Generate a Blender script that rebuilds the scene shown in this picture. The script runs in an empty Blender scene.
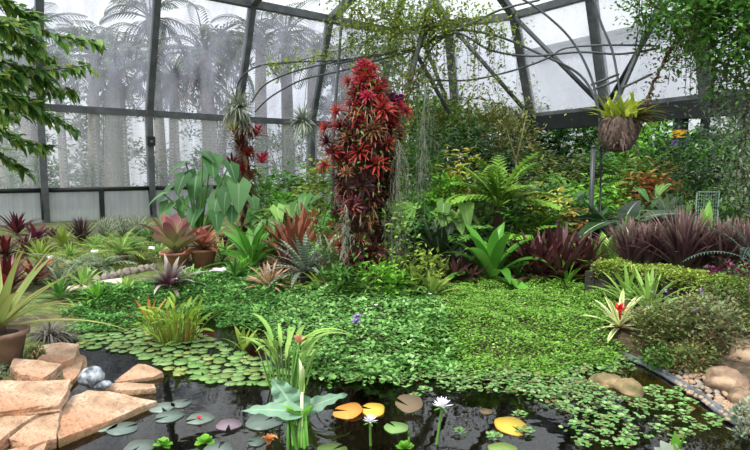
import bpy, math, random
from mathutils import Vector, noise
from math import sin, cos, pi, radians, sqrt, exp

SC = bpy.context.scene
COL = SC.collection
rnd = random.Random(11)
U = rnd.uniform

# ------------------------------------------------------------------ camera
F, CX, CY, EYE = 560.0, 375.0, 225.0, 1.9
PITCH = math.atan(55 / F)
CP, SP = cos(PITCH), sin(PITCH)
cam_d = bpy.data.cameras.new('camera')
cam_d.sensor_width = 36.0
cam_d.lens = F / 750 * 36.0
cam_d.clip_end = 400
cam = bpy.data.objects.new('camera', cam_d)
cam.location = (0, 0, EYE)
cam.rotation_euler = (pi / 2 - PITCH, 0, 0)
COL.objects.link(cam)
SC.camera = cam


def ray(px, py):
    u, v = (px - CX) / F, (CY - py) / F
    return Vector((u, CP + v * SP, -SP + v * CP))


def at(px, py, Y):
    d = ray(px, py)
    return Vector((0, 0, EYE)) + d * (Y / d.y)


def gp(px, py, z=0.0):
    d = ray(px, py)
    return Vector((0, 0, EYE)) + d * ((z - EYE) / d.z)


# ------------------------------------------------------------------ terrain
POND_PX = [(20, 462), (40, 430), (70, 402), (76, 375), (70, 352), (70, 333), (100, 322), (150, 317), (190, 311), (215, 315),
           (250, 318), (268, 331), (298, 350), (330, 368), (420, 366), (500, 366), (570, 364), (622, 358), (662, 375),
           (700, 397), (735, 419), (770, 440), (800, 462)]
POND = [(gp(a, b).x, gp(a, b).y) for a, b in POND_PX]


def sdist(poly, x, y):
    """signed distance to a polygon: negative inside"""
    best = 1e9
    ins = False
    n = len(poly)
    for i in range(n):
        x1, y1 = poly[i]
        x2, y2 = poly[(i + 1) % n]
        dx, dy = x2 - x1, y2 - y1
        t = ((x - x1) * dx + (y - y1) * dy) / (dx * dx + dy * dy + 1e-12)
        t = 0 if t < 0 else 1 if t > 1 else t
        ex, ey = x1 + t * dx - x, y1 + t * dy - y
        e = ex * ex + ey * ey
        if e < best:
            best = e
        if (y1 > y) != (y2 > y) and x < (x2 - x1) * (y - y1) / (y2 - y1) + x1:
            ins = not ins
    return -sqrt(best) if ins else sqrt(best)


COLX, COLY = -0.14, 7.6


def hgt(x, y):
    d = sdist(POND, x, y)
    if d < 0:
        return max(-0.45, -0.02 + d * 0.9)
    z = 0.25 * (1 - exp(-d * 2.2)) - 0.02
    m = exp(-((x - COLX) ** 2 + (y - COLY) ** 2) / 0.5)
    z += 0.14 * m
    z += 0.16 * exp(-((x + 5.2) ** 2 + (y - 11.5) ** 2) / 5.0)
    z += 0.05 * noise.noise(Vector((x * 0.7, y * 0.7, 0))) * min(1, d)
    return z


def G(px, py):
    """where a pixel's line of sight meets the ground"""
    z = 0.2
    for _ in range(8):
        p = gp(px, py, z)
        z = 0.5 * z + 0.5 * hgt(p.x, p.y)
    p = gp(px, py, z)
    p.z = hgt(p.x, p.y)
    return p


def gy(px, Y):
    z = 0.2
    for _ in range(4):
        x = (px - CX) / F * (Y * CP - (z - EYE) * SP)
        z = hgt(x, Y)
    return Vector((x, Y, z))


# ------------------------------------------------------------------ objects
def link(o, parent=None):
    COL.objects.link(o)
    if parent is not None:
        o.parent = parent
    return o


def tag(o, label=None, cat=None, group=None, kind=None):
    if label:
        o['label'] = label
    if cat:
        o['category'] = cat
    if group:
        o['group'] = group
    if kind:
        o['kind'] = kind
    return o


def empty(name, label, cat, loc=(0, 0, 0), rz=0.0, group=None):
    o = bpy.data.objects.new(name, None)
    o.empty_display_size = 0.1
    link(o)
    o.location = loc
    o.rotation_euler = (0, 0, rz)
    return tag(o, label, cat, group)


def dup(root, loc, rz=0.0, s=1.0, label=None, group=None):
    c = root.copy()
    COL.objects.link(c)
    c.location = loc
    c.rotation_euler = (0, 0, rz)
    c.scale = (s, s, s)
    if label:
        c['label'] = label
    if group:
        c['group'] = group
    for ch in list(root.children):
        k = ch.copy()
        COL.objects.link(k)
        k.parent = c
        for g in list(ch.children):
            q = g.copy()
            COL.objects.link(q)
            q.parent = k
    return c


PROF = {
    'strap': lambda t: min(1.0, 0.55 + t * 2.2) * (1 - t ** 5),
    'sword': lambda t: min(1.0, 0.7 + t * 1.5) * (1 - t) ** 0.75 * 1.25 if t > 0.25 else min(1.0, 0.7 + t * 1.2),
    'lance': lambda t: sin(pi * min(1, t) ** 0.8) ** 0.8 if t < 1 else 0,
    'ovate': lambda t: (sin(pi * t ** 0.62) ** 0.75) if 0 < t < 1 else (0.08 if t == 0 else 0),
    'paddle': lambda t: (0.25 + 0.75 * sin(pi * min(1, t * 0.92 + 0.08) ** 1.4)) if t < 1 else 0,
    'blunt': lambda t: min(1.0, 0.7 + t * 0.8) * (1 - t ** 9),
    'grass': lambda t: (1 - t) ** 0.5,
}


class M:
    """collects leaves, tubes, boxes; builds ONE mesh object"""

    def __init__(s):
        s.v, s.f, s.c, s.smooth = [], [], [], True

    def leaf(s, base, az, L, W, el, droop, prof='strap', n=5, fold=0.25, roll=0.0, r=None, pw=1.3, wave=0.0):
        r = rnd.random() if r is None else r
        r2 = rnd.random()
        ca, sa = cos(az), sin(az)
        side0 = Vector((-sa, ca, 0))
        p = Vector(base)
        pf = PROF[prof]
        b0 = len(s.v)
        rows = []
        for i in range(n + 1):
            t = i / n
            e = el - droop * t ** pw
            d = Vector((ca * cos(e), sa * cos(e), sin(e)))
            if i:
                em = el - droop * ((i - 0.5) / n) ** pw
                p = p + Vector((ca * cos(em), sa * cos(em), sin(em))) * (L / n)
            nr = side0.cross(d) * -1.0
            sd = side0
            if roll:
                sd = side0 * cos(roll) + nr * sin(roll)
                nr = nr * cos(roll) - side0 * sin(roll)
            w = W * 0.5 * pf(t)
            if i == n:
                s.v.append(tuple(p))
                s.c.append((r, 1.0, 0.0, r2))
                rows.append((len(s.v) - 1,))
            else:
                k = len(s.v)
                wv = nr * (wave * W * sin(t * 17 + r * 9)) if wave else Vector((0, 0, 0))
                wv2 = nr * (wave * W * sin(t * 15 + r * 5 + 2)) if wave else wv
                s.v += [tuple(p - sd * w + nr * (fold * w) + wv), tuple(p), tuple(p + sd * w + nr * (fold * w) + wv2)]
                s.c += [(r, t, 1.0, r2), (r, t, 0.0, r2), (r, t, 1.0, r2)]
                rows.append((k, k + 1, k + 2))
        for a, b in zip(rows, rows[1:]):
            if len(b) == 3:
                s.f += [(a[0], a[1], b[1], b[0]), (a[1], a[2], b[2], b[1])]
            else:
                s.f += [(a[0], a[1], b[0]), (a[1], a[2], b[0])]
        return p

    def chip(s, p, az, L, W, el, r=None, fold=0.3, roll=0.0):
        """a small folded leaf of two faces"""
        r = rnd.random() if r is None else r
        r2 = rnd.random()
        d = Vector((cos(az) * cos(el), sin(az) * cos(el), sin(el)))
        sd = Vector((-sin(az), cos(az), 0))
        nr = d.cross(sd)
        if roll:
            sd, nr = sd * cos(roll) + nr * sin(roll), nr * cos(roll) - sd * sin(roll)
        p = Vector(p)
        m = p + d * (L * 0.45)
        k = len(s.v)
        u = nr * (fold * W * 0.5)
        s.v += [tuple(p), tuple(m - sd * (W / 2) + u), tuple(p + d * L), tuple(m + sd * (W / 2) + u)]
        s.c += [(r, 0, 0, r2), (r, 0.5, 1, r2), (r, 1, 0, r2), (r, 0.5, 1, r2)]
        s.f += [(k, k + 2, k + 1), (k, k + 3, k + 2)]

    def disc(s, p, rad, notch=0.25, n=12, tilt=(0, 0), az=0.0, r=None, cup=0.0, wob=0.04, thick=0.0):
        """a round floating leaf with a notch"""
        r = rnd.random() if r is None else r
        r2 = rnd.random()
        p = Vector(p)
        k = len(s.v)
        s.v.append(tuple(p))
        s.c.append((r, 0, 0, r2))
        for i in range(n + 1):
            a = az + notch + (2 * pi - 2 * notch) * i / n
            q = rad * (1 + wob * sin(3 * a + r * 9) + wob * sin(5 * a + r2 * 9))
            s.v.append(tuple(p + Vector((q * cos(a), q * sin(a), q * (tilt[0] * cos(a) + tilt[1] * sin(a)) + cup * rad))))
            s.c.append((r, 1, 1, r2))
        for i in range(n):
            s.f.append((k, k + 1 + i, k + 2 + i))
        if thick:
            k2 = len(s.v)
            for i in range(n + 1):
                x, y, z = s.v[k + 1 + i]
                s.v.append((x, y, z - thick))
                s.c.append((r, 1, 1, r2))
            for i in range(n):
                s.f.append((k + 1 + i, k2 + i, k2 + i + 1, k + 2 + i))

    def heart(s, base, az, L, W, el, droop, r=None, n=6, fold=0.15, roll=0.0, wave=0.0):
        """an arrow or heart shaped blade; base is where the stalk joins"""
        r = rnd.random() if r is None else r
        r2 = rnd.random()
        ca, sa = cos(az), sin(az)
        side0 = Vector((-sa, ca, 0))
        p = Vector(base)
        d0 = Vector((ca * cos(el), sa * cos(el), sin(el)))
        k = len(s.v)
        rows = []
        nr = side0.cross(d0) * -1
        if roll:
            sd = side0 * cos(roll) + nr * sin(roll)
            nr = nr * cos(roll) - side0 * sin(roll)
        else:
            sd = side0
        # back lobes
        for (t, w) in ((-0.30, 0.32), (-0.17, 0.72)):
            q = p + d0 * (t * L)
            kk = len(s.v)
            mid = p + d0 * (0.02 * t * L)
            s.v += [tuple(q - sd * (w * W / 2) - nr * 0.03 * L), tuple(mid), tuple(q + sd * (w * W / 2) - nr * 0.03 * L)]
            s.c += [(r, 0, 1, r2), (r, 0, 0, r2), (r, 0, 1, r2)]
            rows.append((kk, kk + 1, kk + 2))
        for i in range(n + 1):
            t = i / n
            e = el - droop * t
            if i:
                em = el - droop * (i - 0.5) / n
                p = p + Vector((ca * cos(em), sa * cos(em), sin(em))) * (L / n)
            d = Vector((ca * cos(e), sa * cos(e), sin(e)))
            w = W / 2 * (1 - t) ** 0.62 * (1 - 0.15 * t)
            if i == n:
                s.v.append(tuple(p))
                s.c.append((r, 1, 0, r2))
                rows.append((len(s.v) - 1,))
            else:
                kk = len(s.v)
                wv = nr * (wave * W * sin(t * 19 + r * 9))
                s.v += [tuple(p - sd * w + nr * (fold * w) + wv), tuple(p), tuple(p + sd * w + nr * (fold * w) - wv)]
                s.c += [(r, t, 1, r2), (r, t, 0, r2), (r, t, 1, r2)]
                rows.append((kk, kk + 1, kk + 2))
        for a, b in zip(rows, rows[1:]):
            if len(b) == 3:
                s.f += [(a[0], a[1], b[1], b[0]), (a[1], a[2], b[2], b[1])]
            else:
                s.f += [(a[0], a[1], b[0]), (a[1], a[2], b[0])]

    def tube(s, pts, r0, r1=None, sides=6, r=None, cap=True):
        r1 = r0 if r1 is None else r1
        r = rnd.random() if r is None else r
        pts = [Vector(p) for p in pts]
        n = len(pts)
        k0 = len(s.v)
        up = Vector((0, 0, 1))
        for i, p in enumerate(pts):
            d = (pts[min(n - 1, i + 1)] - pts[max(0, i - 1)])
            if d.length < 1e-9:
                d = Vector((0, 0, 1))
            d.normalize()
            a = d.cross(up)
            if a.length < 0.05:
                a = d.cross(Vector((0, 1, 0)))
            a.normalize()
            b = d.cross(a)
            t = i / max(1, n - 1)
            q = r0 + (r1 - r0) * t
            for j in range(sides):
                th = 2 * pi * j / sides
                s.v.append(tuple(p + a * (q * cos(th)) + b * (q * sin(th))))
                s.c.append((r, t, 0, r))
        for i in range(n - 1):
            for j in range(sides):
                j2 = (j + 1) % sides
                s.f.append((k0 + i * sides + j, k0 + i * sides + j2, k0 + (i + 1) * sides + j2, k0 + (i + 1) * sides + j))
        if cap:
            s.f.append(tuple(k0 + j for j in range(sides))[::-1])
            s.f.append(tuple(k0 + (n - 1) * sides + j for j in range(sides)))

    def lathe(s, prof, n=20, o=(0, 0, 0), lump=0.0, seed=0.0):
        k0 = len(s.v)
        o = Vector(o)
        for (q, z) in prof:
            for j in range(n):
                th = 2 * pi * j / n
                qq = q
                if lump:
                    qq = q * (1 + lump * noise.noise(Vector((cos(th) * 1.7 + seed, sin(th) * 1.7, z * 3))))
                s.v.append(tuple(o + Vector((qq * cos(th), qq * sin(th), z))))
                s.c.append((0.5, 0.5, 0.5, 0.5))
        m = len(prof)
        for i in range(m - 1):
            for j in range(n):
                j2 = (j + 1) % n
                s.f.append((k0 + i * n + j, k0 + i * n + j2, k0 + (i + 1) * n + j2, k0 + (i + 1) * n + j))
        s.f.append(tuple(k0 + j for j in range(n))[::-1])
        s.f.append(tuple(k0 + (m - 1) * n + j for j in range(n)))

    def hexa(s, a, b):
        """eight corners: four of one end, four of the other"""
        k = len(s.v)
        s.v += [tuple(x) for x in a] + [tuple(x) for x in b]
        s.c += [(0.5, 0.5, 0.5, 0.5)] * 8
        s.f += [(k + 3, k + 2, k + 1, k), (k + 4, k + 5, k + 6, k + 7)]
        for i in range(4):
            j = (i + 1) % 4
            s.f.append((k + i, k + j, k + 4 + j, k + 4 + i))

    def beam(s, p, q, w, h, up=(0, 0, 1)):
        p, q = Vector(p), Vector(q)
        d = (q - p).normalized()
        a = d.cross(Vector(up))
        if a.length < 0.02:
            a = d.cross(Vector((0, 1, 0)))
        a.normalize()
        b = a.cross(d).normalized()
        c = [(-1, -1), (1, -1), (1, 1), (-1, 1)]
        s.hexa([p + a * (x * w / 2) + b * (y * h / 2) for x, y in c], [q + a * (x * w / 2) + b * (y * h / 2) for x, y in c])

    def box(s, lo, hi):
        x0, y0, z0 = lo
        x1, y1, z1 = hi
        s.hexa([(x0, y0, z0), (x1, y0, z0), (x1, y1, z0), (x0, y1, z0)], [(x0, y0, z1), (x1, y0, z1), (x1, y1, z1), (x0, y1, z1)])

    def build(s, name, mat, parent=None, loc=None, smooth=None):
        me = bpy.data.meshes.new(name)
        me.from_pydata(s.v, [], s.f)
        at_ = me.color_attributes.new('lf', 'FLOAT_COLOR', 'POINT')
        flat = [x for c in s.c for x in c]
        at_.data.foreach_set('color', flat)
        me.materials.append(mat)
        sm = s.smooth if smooth is None else smooth
        me.polygons.foreach_set('use_smooth', [sm] * len(me.polygons))
        me.update()
        o = bpy.data.objects.new(name, me)
        if loc is not None:
            o.location = loc
        return link(o, parent)


# ------------------------------------------------------------------ materials
def hexc(h):
    h = h.lstrip('#')
    out = []
    for i in (0, 2, 4):
        c = int(h[i:i + 2], 16) / 255
        out.append(c / 12.92 if c <= 0.04045 else ((c + 0.055) / 1.055) ** 2.4)
    return (*out, 1.0)


def new_mat(name):
    m = bpy.data.materials.new(name)
    m.use_nodes = True
    nt = m.node_tree
    for n in list(nt.nodes):
        nt.nodes.remove(n)
    out = nt.nodes.new('ShaderNodeOutputMaterial')
    return m, nt, out


def ramp(nt, fac, stops, interp='LINEAR'):
    n = nt.nodes.new('ShaderNodeValToRGB')
    n.color_ramp.interpolation = interp
    e = n.color_ramp.elements
    while len(e) < len(stops):
        e.new(0.5)
    for x, (p, c) in zip(e, stops):
        x.position = p
        x.color = hexc(c) if isinstance(c, str) else (c, c, c, 1)
    nt.links.new(fac, n.inputs[0])
    return n.outputs[0]


def mixc(nt, fac, a, b, mode='MIX'):
    n = nt.nodes.new('ShaderNodeMix')
    n.data_type = 'RGBA'
    n.blend_type = mode
    for sock, v in ((n.inputs[0], fac), (n.inputs[6], a), (n.inputs[7], b)):
        if isinstance(v, (int, float)):
            sock.default_value = v
        elif isinstance(v, str):
            sock.default_value = hexc(v)
        else:
            nt.links.new(v, sock)
    return n.outputs[2]


def math_(nt, op, a, b=None):
    n = nt.nodes.new('ShaderNodeMath')
    n.operation = op
    for i, v in enumerate((a, b)):
        if v is None:
            continue
        if isinstance(v, (int, float)):
            n.inputs[i].default_value = v
        else:
            nt.links.new(v, n.inputs[i])
    return n.outputs[0]


def noise_(nt, scale, detail=4, coord='Object', stretch=None, rough=0.55):
    tc = nt.nodes.new('ShaderNodeTexCoord')
    v = tc.outputs[coord]
    if stretch:
        mp = nt.nodes.new('ShaderNodeMapping')
        mp.inputs['Scale'].default_value = stretch
        nt.links.new(v, mp.inputs[0])
        v = mp.outputs[0]
    n = nt.nodes.new('ShaderNodeTexNoise')
    n.inputs['Scale'].default_value = scale
    n.inputs['Detail'].default_value = detail
    n.inputs['Roughness'].default_value = rough
    nt.links.new(v, n.inputs['Vector'])
    return n.outputs['Fac'], v


MATS = {}


def leaf_mat(name, cols, tip=None, tip_from=0.6, base=None, base_to=0.3, edge=None, edge_from=0.7, mid=None, mid_to=0.25,
             stripes=None, rough=0.5, transl=0.3, spec=0.22):
    if name in MATS:
        return MATS[name]
    m, nt, out = new_mat(name)
    at_ = nt.nodes.new('ShaderNodeAttribute')
    at_.attribute_name = 'lf'
    sep = nt.nodes.new('ShaderNodeSeparateColor')
    nt.links.new(at_.outputs['Color'], sep.inputs[0])
    R_, G_, B_ = sep.outputs
    k = len(cols)
    c = ramp(nt, R_, [(i / max(1, k - 1), x) for i, x in enumerate(cols)]) if k > 1 else None
    if c is None:
        rg = nt.nodes.new('ShaderNodeRGB')
        rg.outputs[0].default_value = hexc(cols[0])
        c = rg.outputs[0]
    if stripes:
        w = math_(nt, 'SINE', math_(nt, 'MULTIPLY', G_, stripes[1]))
        c = mixc(nt, ramp(nt, w, [(0.45, 0.0), (0.6, 1.0)]), c, stripes[0])
    if base:
        c = mixc(nt, ramp(nt, G_, [(0.0, 1.0), (base_to, 0.0)]), c, base)
    if tip:
        c = mixc(nt, ramp(nt, G_, [(tip_from, 0.0), (1.0, 1.0)]), c, tip)
    if edge:
        c = mixc(nt, ramp(nt, B_, [(edge_from, 0.0), (min(1.0, edge_from + 0.15), 1.0)]), c, edge)
    if mid:
        c = mixc(nt, ramp(nt, B_, [(0.0, 1.0), (mid_to, 0.0)]), c, mid)
    hs = nt.nodes.new('ShaderNodeHueSaturation')
    hs.inputs['Saturation'].default_value = 0.97
    nt.links.new(c, hs.inputs['Color'])
    v = math_(nt, 'MULTIPLY_ADD', at_.outputs['Alpha'], 0.5)
    v.node.inputs[2].default_value = 0.72
    nt.links.new(v, hs.inputs['Value'])
    c = hs.outputs[0]
    pb = nt.nodes.new('ShaderNodeBsdfPrincipled')
    nt.links.new(c, pb.inputs['Base Color'])
    pb.inputs['Roughness'].default_value = rough
    pb.inputs['Specular IOR Level'].default_value = spec
    tr = nt.nodes.new('ShaderNodeBsdfTranslucent')
    nt.links.new(c, tr.inputs['Color'])
    mx = nt.nodes.new('ShaderNodeMixShader')
    mx.inputs[0].default_value = transl
    nt.links.new(pb.outputs[0], mx.inputs[1])
    nt.links.new(tr.outputs[0], mx.inputs[2])
    nt.links.new(mx.outputs[0], out.inputs[0])
    MATS[name] = m
    return m


def solid_mat(name, stops, scale=6, rough=0.7, bump=0.3, metal=0.0, detail=6, stretch=None, coord='Object', spec=0.4, dist=0.02):
    if name in MATS:
        return MATS[name]
    m, nt, out = new_mat(name)
    pb = nt.nodes.new('ShaderNodeBsdfPrincipled')
    f, v = noise_(nt, scale, detail, coord, stretch)
    nt.links.new(ramp(nt, f, stops), pb.inputs['Base Color'])
    pb.inputs['Roughness'].default_value = rough
    pb.inputs['Metallic'].default_value = metal
    pb.inputs['Specular IOR Level'].default_value = spec
    if bump:
        f2, _ = noise_(nt, scale * 3, detail, coord, stretch)
        b = nt.nodes.new('ShaderNodeBump')
        b.inputs['Strength'].default_value = bump
        b.inputs['Distance'].default_value = dist
        nt.links.new(f2, b.inputs['Height'])
        nt.links.new(b.outputs[0], pb.inputs['Normal'])
    nt.links.new(pb.outputs[0], out.inputs[0])
    MATS[name] = m
    return m


def glass_mat(name, haze, lo, hi, tint='#eef0f4', dots=False, streak=(3, 3, 0.4), scale=1.0):
    """old glazing: clear where clean, milky where dew and algae sit on it"""
    m, nt, out = new_mat(name)
    f, v = noise_(nt, scale, 5, 'Object', streak)
    fac = ramp(nt, f, [(0.3, lo), (0.7, hi)])
    if dots:
        vo = nt.nodes.new('ShaderNodeTexVoronoi')
        vo.inputs['Scale'].default_value = 1.0
        vo.inputs['Randomness'].default_value = 0.15
        tc = nt.nodes.new('ShaderNodeTexCoord')
        mp = nt.nodes.new('ShaderNodeMapping')
        mp.inputs['Scale'].default_value = (7, 7, 8.5)
        nt.links.new(tc.outputs['Object'], mp.inputs[0])
        nt.links.new(mp.outputs[0], vo.inputs['Vector'])
        d = ramp(nt, vo.outputs['Distance'], [(0.2, 0.28), (0.42, 0.0)])
        n2, _ = noise_(nt, 0.8, 3, 'Object')
        d = math_(nt, 'MULTIPLY', d, ramp(nt, n2, [(0.35, 0.25), (0.65, 1.0)]))
        fac = math_(nt, 'ADD', fac, d)
        fac.node.use_clamp = True
    tr = nt.nodes.new('ShaderNodeBsdfTransparent')
    tr.inputs[0].default_value = (0.97, 0.98, 0.98, 1)
    di = nt.nodes.new('ShaderNodeBsdfDiffuse')
    tl = nt.nodes.new('ShaderNodeBsdfTranslucent')
    for x in (di, tl):
        x.inputs[0].default_value = hexc(tint)
    m1 = nt.nodes.new('ShaderNodeMixShader')
    m1.inputs[0].default_value = haze
    nt.links.new(di.outputs[0], m1.inputs[1])
    nt.links.new(tl.outputs[0], m1.inputs[2])
    m2 = nt.nodes.new('ShaderNodeMixShader')
    nt.links.new(fac, m2.inputs[0])
    nt.links.new(tr.outputs[0], m2.inputs[1])
    nt.links.new(m1.outputs[0], m2.inputs[2])
    gl = nt.nodes.new('ShaderNodeBsdfGlossy')
    gl.inputs['Roughness'].default_value = 0.06
    m3 = nt.nodes.new('ShaderNodeMixShader')
    m3.inputs[0].default_value = 0.04
    nt.links.new(m2.outputs[0], m3.inputs[1])
    nt.links.new(gl.outputs[0], m3.inputs[2])
    nt.links.new(m3.outputs[0], out.inputs[0])
    return m
# ------------------------------------------------------------------ light
SC.view_settings.view_transform = 'Standard'
SC.view_settings.look = 'None'
SC.view_settings.exposure = 0.33
SC.view_settings.gamma = 1.0
SC.view_settings.use_curve_mapping = False
SC.cycles.transparent_max_bounces = 24
SC.cycles.max_bounces = 8

w = bpy.data.worlds.new('overcast_sky')
SC.world = w
w.use_nodes = True
nt = w.node_tree
bg = nt.nodes['Background']
f, _ = noise_(nt, 2.2, 6, 'Generated')
nt.links.new(ramp(nt, f, [(0.35, '#d5dcea'), (0.55, '#f4f6fa'), (0.7, '#ffffff')]), bg.inputs[0])
# an overcast sky: three times as bright overhead as at the horizon
tcw = nt.nodes.new('ShaderNodeTexCoord')
sxw = nt.nodes.new('ShaderNodeSeparateXYZ')
nt.links.new(tcw.outputs['Generated'], sxw.inputs[0])
el_ = math_(nt, 'MULTIPLY_ADD', math_(nt, 'MAXIMUM', sxw.outputs[2], 0.0), 1.45)
el_.node.inputs[2].default_value = 0.95
nt.links.new(el_, bg.inputs[1])
sun = bpy.data.lights.new('sun', 'SUN')
sun.energy = 3.8
sun.angle = radians(12)
sun.color = (1.0, 0.97, 0.9)
so = bpy.data.objects.new('sun', sun)
so.rotation_euler = (radians(33), radians(-14), radians(-20))
link(so)

# ------------------------------------------------------------------ ground and water
m, nt, out = new_mat('garden_ground')
pb = nt.nodes.new('ShaderNodeBsdfPrincipled')
f1, _ = noise_(nt, 0.9, 6)
f2, _ = noise_(nt, 14, 6)
soil = ramp(nt, f2, [(0.3, '#2b2419'), (0.55, '#463a28'), (0.75, '#5c4f3a')])
moss = ramp(nt, f2, [(0.3, '#343f1a'), (0.5, '#525f28'), (0.72, '#727a3c')])
tcg = nt.nodes.new('ShaderNodeTexCoord')
sx = nt.nodes.new('ShaderNodeSeparateXYZ')
nt.links.new(tcg.outputs['Object'], sx.inputs[0])
east = ramp(nt, math_(nt, 'MULTIPLY_ADD', sx.outputs[0], 0.1), [(0.0, 1.0), (1.0, 1.0)])
left = ramp(nt, math_(nt, 'ADD', math_(nt, 'MULTIPLY', sx.outputs[0], -0.25), 0.1), [(0.35, 0.0), (0.6, 1.0)])
k = math_(nt, 'MULTIPLY', left, ramp(nt, f1, [(0.36, 0.0), (0.5, 1.0)]))
c = mixc(nt, k, soil, moss)
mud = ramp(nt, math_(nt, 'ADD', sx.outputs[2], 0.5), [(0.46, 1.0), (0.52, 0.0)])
deep = ramp(nt, math_(nt, 'ADD', sx.outputs[2], 0.5), [(0.08, '#15160f'), (0.28, '#26261a'), (0.44, '#5a5226')])  # bottom colour darkens with depth, standing in for light absorbed by the water
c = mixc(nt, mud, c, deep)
nt.links.new(c, pb.inputs['Base Color'])
pb.inputs['Roughness'].default_value = 0.95
bp = nt.nodes.new('ShaderNodeBump')
bp.inputs['Strength'].default_value = 0.8
bp.inputs['Distance'].default_value = 0.03
nt.links.new(f2, bp.inputs['Height'])
nt.links.new(bp.outputs[0], pb.inputs['Normal'])
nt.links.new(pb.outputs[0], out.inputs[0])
MGROUND = m

xs, ys = [], []
x = -34.0
while x < 34:
    xs.append(x)
    x += 0.11 if -4.5 < x < 4.5 else 0.4 if -12 < x < 12 else 2.5
y = -3.0
while y < 60:
    ys.append(y)
    y += 0.11 if 3.2 < y < 9.5 else 0.4 if y < 16 else 2.5
g = M()
for yy in ys:
    for xx in xs:
        g.v.append((xx, yy, hgt(xx, yy)))
        g.c.append((0, 0, 0, 0))
nx = len(xs)
for j in range(len(ys) - 1):
    for i in range(nx - 1):
        a = j * nx + i
        g.f.append((a, a + 1, a + nx + 1, a + nx))
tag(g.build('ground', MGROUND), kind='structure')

m, nt, out = new_mat('pond_water')
gl = nt.nodes.new('ShaderNodeBsdfGlossy')
gl.inputs['Roughness'].default_value = 0.02
gl.inputs['Color'].default_value = (1, 1, 1, 1)
tr = nt.nodes.new('ShaderNodeBsdfTransparent')
tr.inputs[0].default_value = (0.5, 0.48, 0.34, 1)
fr = nt.nodes.new('ShaderNodeFresnel')
fr.inputs[0].default_value = 1.42
f, v = noise_(nt, 2.2, 3)
bp = nt.nodes.new('ShaderNodeBump')
bp.inputs['Strength'].default_value = 0.05
bp.inputs['Distance'].default_value = 0.05
nt.links.new(f, bp.inputs['Height'])
nt.links.new(bp.outputs[0], gl.inputs['Normal'])
nt.links.new(bp.outputs[0], fr.inputs['Normal'])
mx = nt.nodes.new('ShaderNodeMixShader')
nt.links.new(math_(nt, 'MULTIPLY', fr.outputs[0], 1.0), mx.inputs[0])
nt.links.new(tr.outputs[0], mx.inputs[1])
nt.links.new(gl.outputs[0], mx.inputs[2])
nt.links.new(mx.outputs[0], out.inputs[0])
MWATER = m
wm = M()
wx = [p[0] for p in POND]
wy = [p[1] for p in POND]
x0, x1, y0, y1 = min(wx) - .3, max(wx) + .3, min(wy) - .2, max(wy) + .3
wm.v = [(x0, y0, 0), (x1, y0, 0), (x1, y1, 0), (x0, y1, 0)]
wm.c = [(0, 0, 0, 0)] * 4
wm.f = [(0, 1, 2, 3)]
tag(wm.build('water', MWATER), kind='structure')

# ------------------------------------------------------------------ greenhouse
MSTEEL = solid_mat('grey_painted_steel', [(0.3, '#3d4043'), (0.7, '#5b5f62')], 3, 0.5, 0.05)
MDARK = solid_mat('dark_painted_steel', [(0.3, '#0d1110'), (0.7, '#1b201f')], 3, 0.5, 0.05)
MPIPE = solid_mat('dark_pipe', [(0.3, '#2c3134'), (0.7, '#454b4e')], 5, 0.45, 0.05)
G_UP = glass_mat('misted_upper_glass', 0.5, 0.07, 0.36, '#d6d6e6', False, (1.8, 1.8, 0.16), 1.0)
G_MID = glass_mat('dewy_lower_glass', 0.5, 0.12, 0.42, '#cfd1d6', True, (6, 6, 0.12), 1.0)
G_LOW = glass_mat('streaked_vent_glass', 0.5, 0.42, 0.7, '#c6cad0', False, (6, 6, 0.2), 1.0)
G_RIGHT = glass_mat('dusty_glass', 0.5, 0.20, 0.42, '#dfe1e8', False, (1.2, 1.2, 0.6), 0.7)
G_ROOF = glass_mat('roof_glass', 0.5, 0.05, 0.18, '#eaf2ee', False, (1, 1, 1), 0.6)
NW = [0]
NT = [0]


def pane(pts, mat, th=0.012):
    a, b, c, d = [Vector(p) for p in pts]
    n = (b - a).cross(d - a).normalized() * th
    NW[0] += 1
    q = M()
    q.hexa([a, b, c, d], [a + n, b + n, c + n, d + n])
    q.smooth = False
    return tag(q.build('window_%d' % NW[0], mat), kind='structure')


def trim(p, q, wd, h, mat=None, up=(0, 0, 1), pipe=False):
    NT[0] += 1
    k = M()
    if pipe:
        k.tube([p, q], wd / 2, sides=10)
    else:
        k.beam(p, q, wd, h, up)
        k.smooth = False
    return tag(k.build('trim_%d' % NT[0], mat or MSTEEL), kind='structure')


def V3(p, z):
    return Vector((p[0], p[1], z))


def lerp(a, b, t):
    return Vector(a) * (1 - t) + Vector(b) * t


ZB, ZL, ZR, ZE = 0.1, 1.26, 3.86, 7.8
ZS = 4.08
A = [(-10.5 + k * 3.3 * .788, 17.8 + k * 3.3 * .616) for k in range(-3, 4)] + [(0.0, 26.0)]
nA = (0.616, -0.788)
Brail = [(0.0, 26.0), (3.6, 25.0), (6.45, 23.3), (8.3, 20.4), (10.1, 17.3), (11.9, 14.2), (13.7, 11.1)]
EA = [(p[0] + nA[0] * 1.5, p[1] + nA[1] * 1.5) for p in A[:-1]]
EB = [(.82, 24.7), (3.0, 23.6), (5.35, 22.2), (7.3, 19.6), (9.0, 16.5), (10.7, 13.4), (12.4, 10.3)]
inw = [(.1, -1.0), (-.45, -.89), (-.6, -.8), (-.8, -.6), (-.84, -.54), (-.84, -.54), (-.84, -.54)]
bots = A[:-1] + Brail
eaves = EA + EB
norms = [nA] * len(EA) + inw
ring1 = [(e[0] + n[0] * 6, e[1] + n[1] * 6) for e, n in zip(eaves, norms)]
ring2 = [(p[0] * 0.35, 3 + (p[1] - 3) * 0.35) for p in ring1]
Z1, Z2 = 9.7, 11.2
nL = len(EA)
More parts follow.
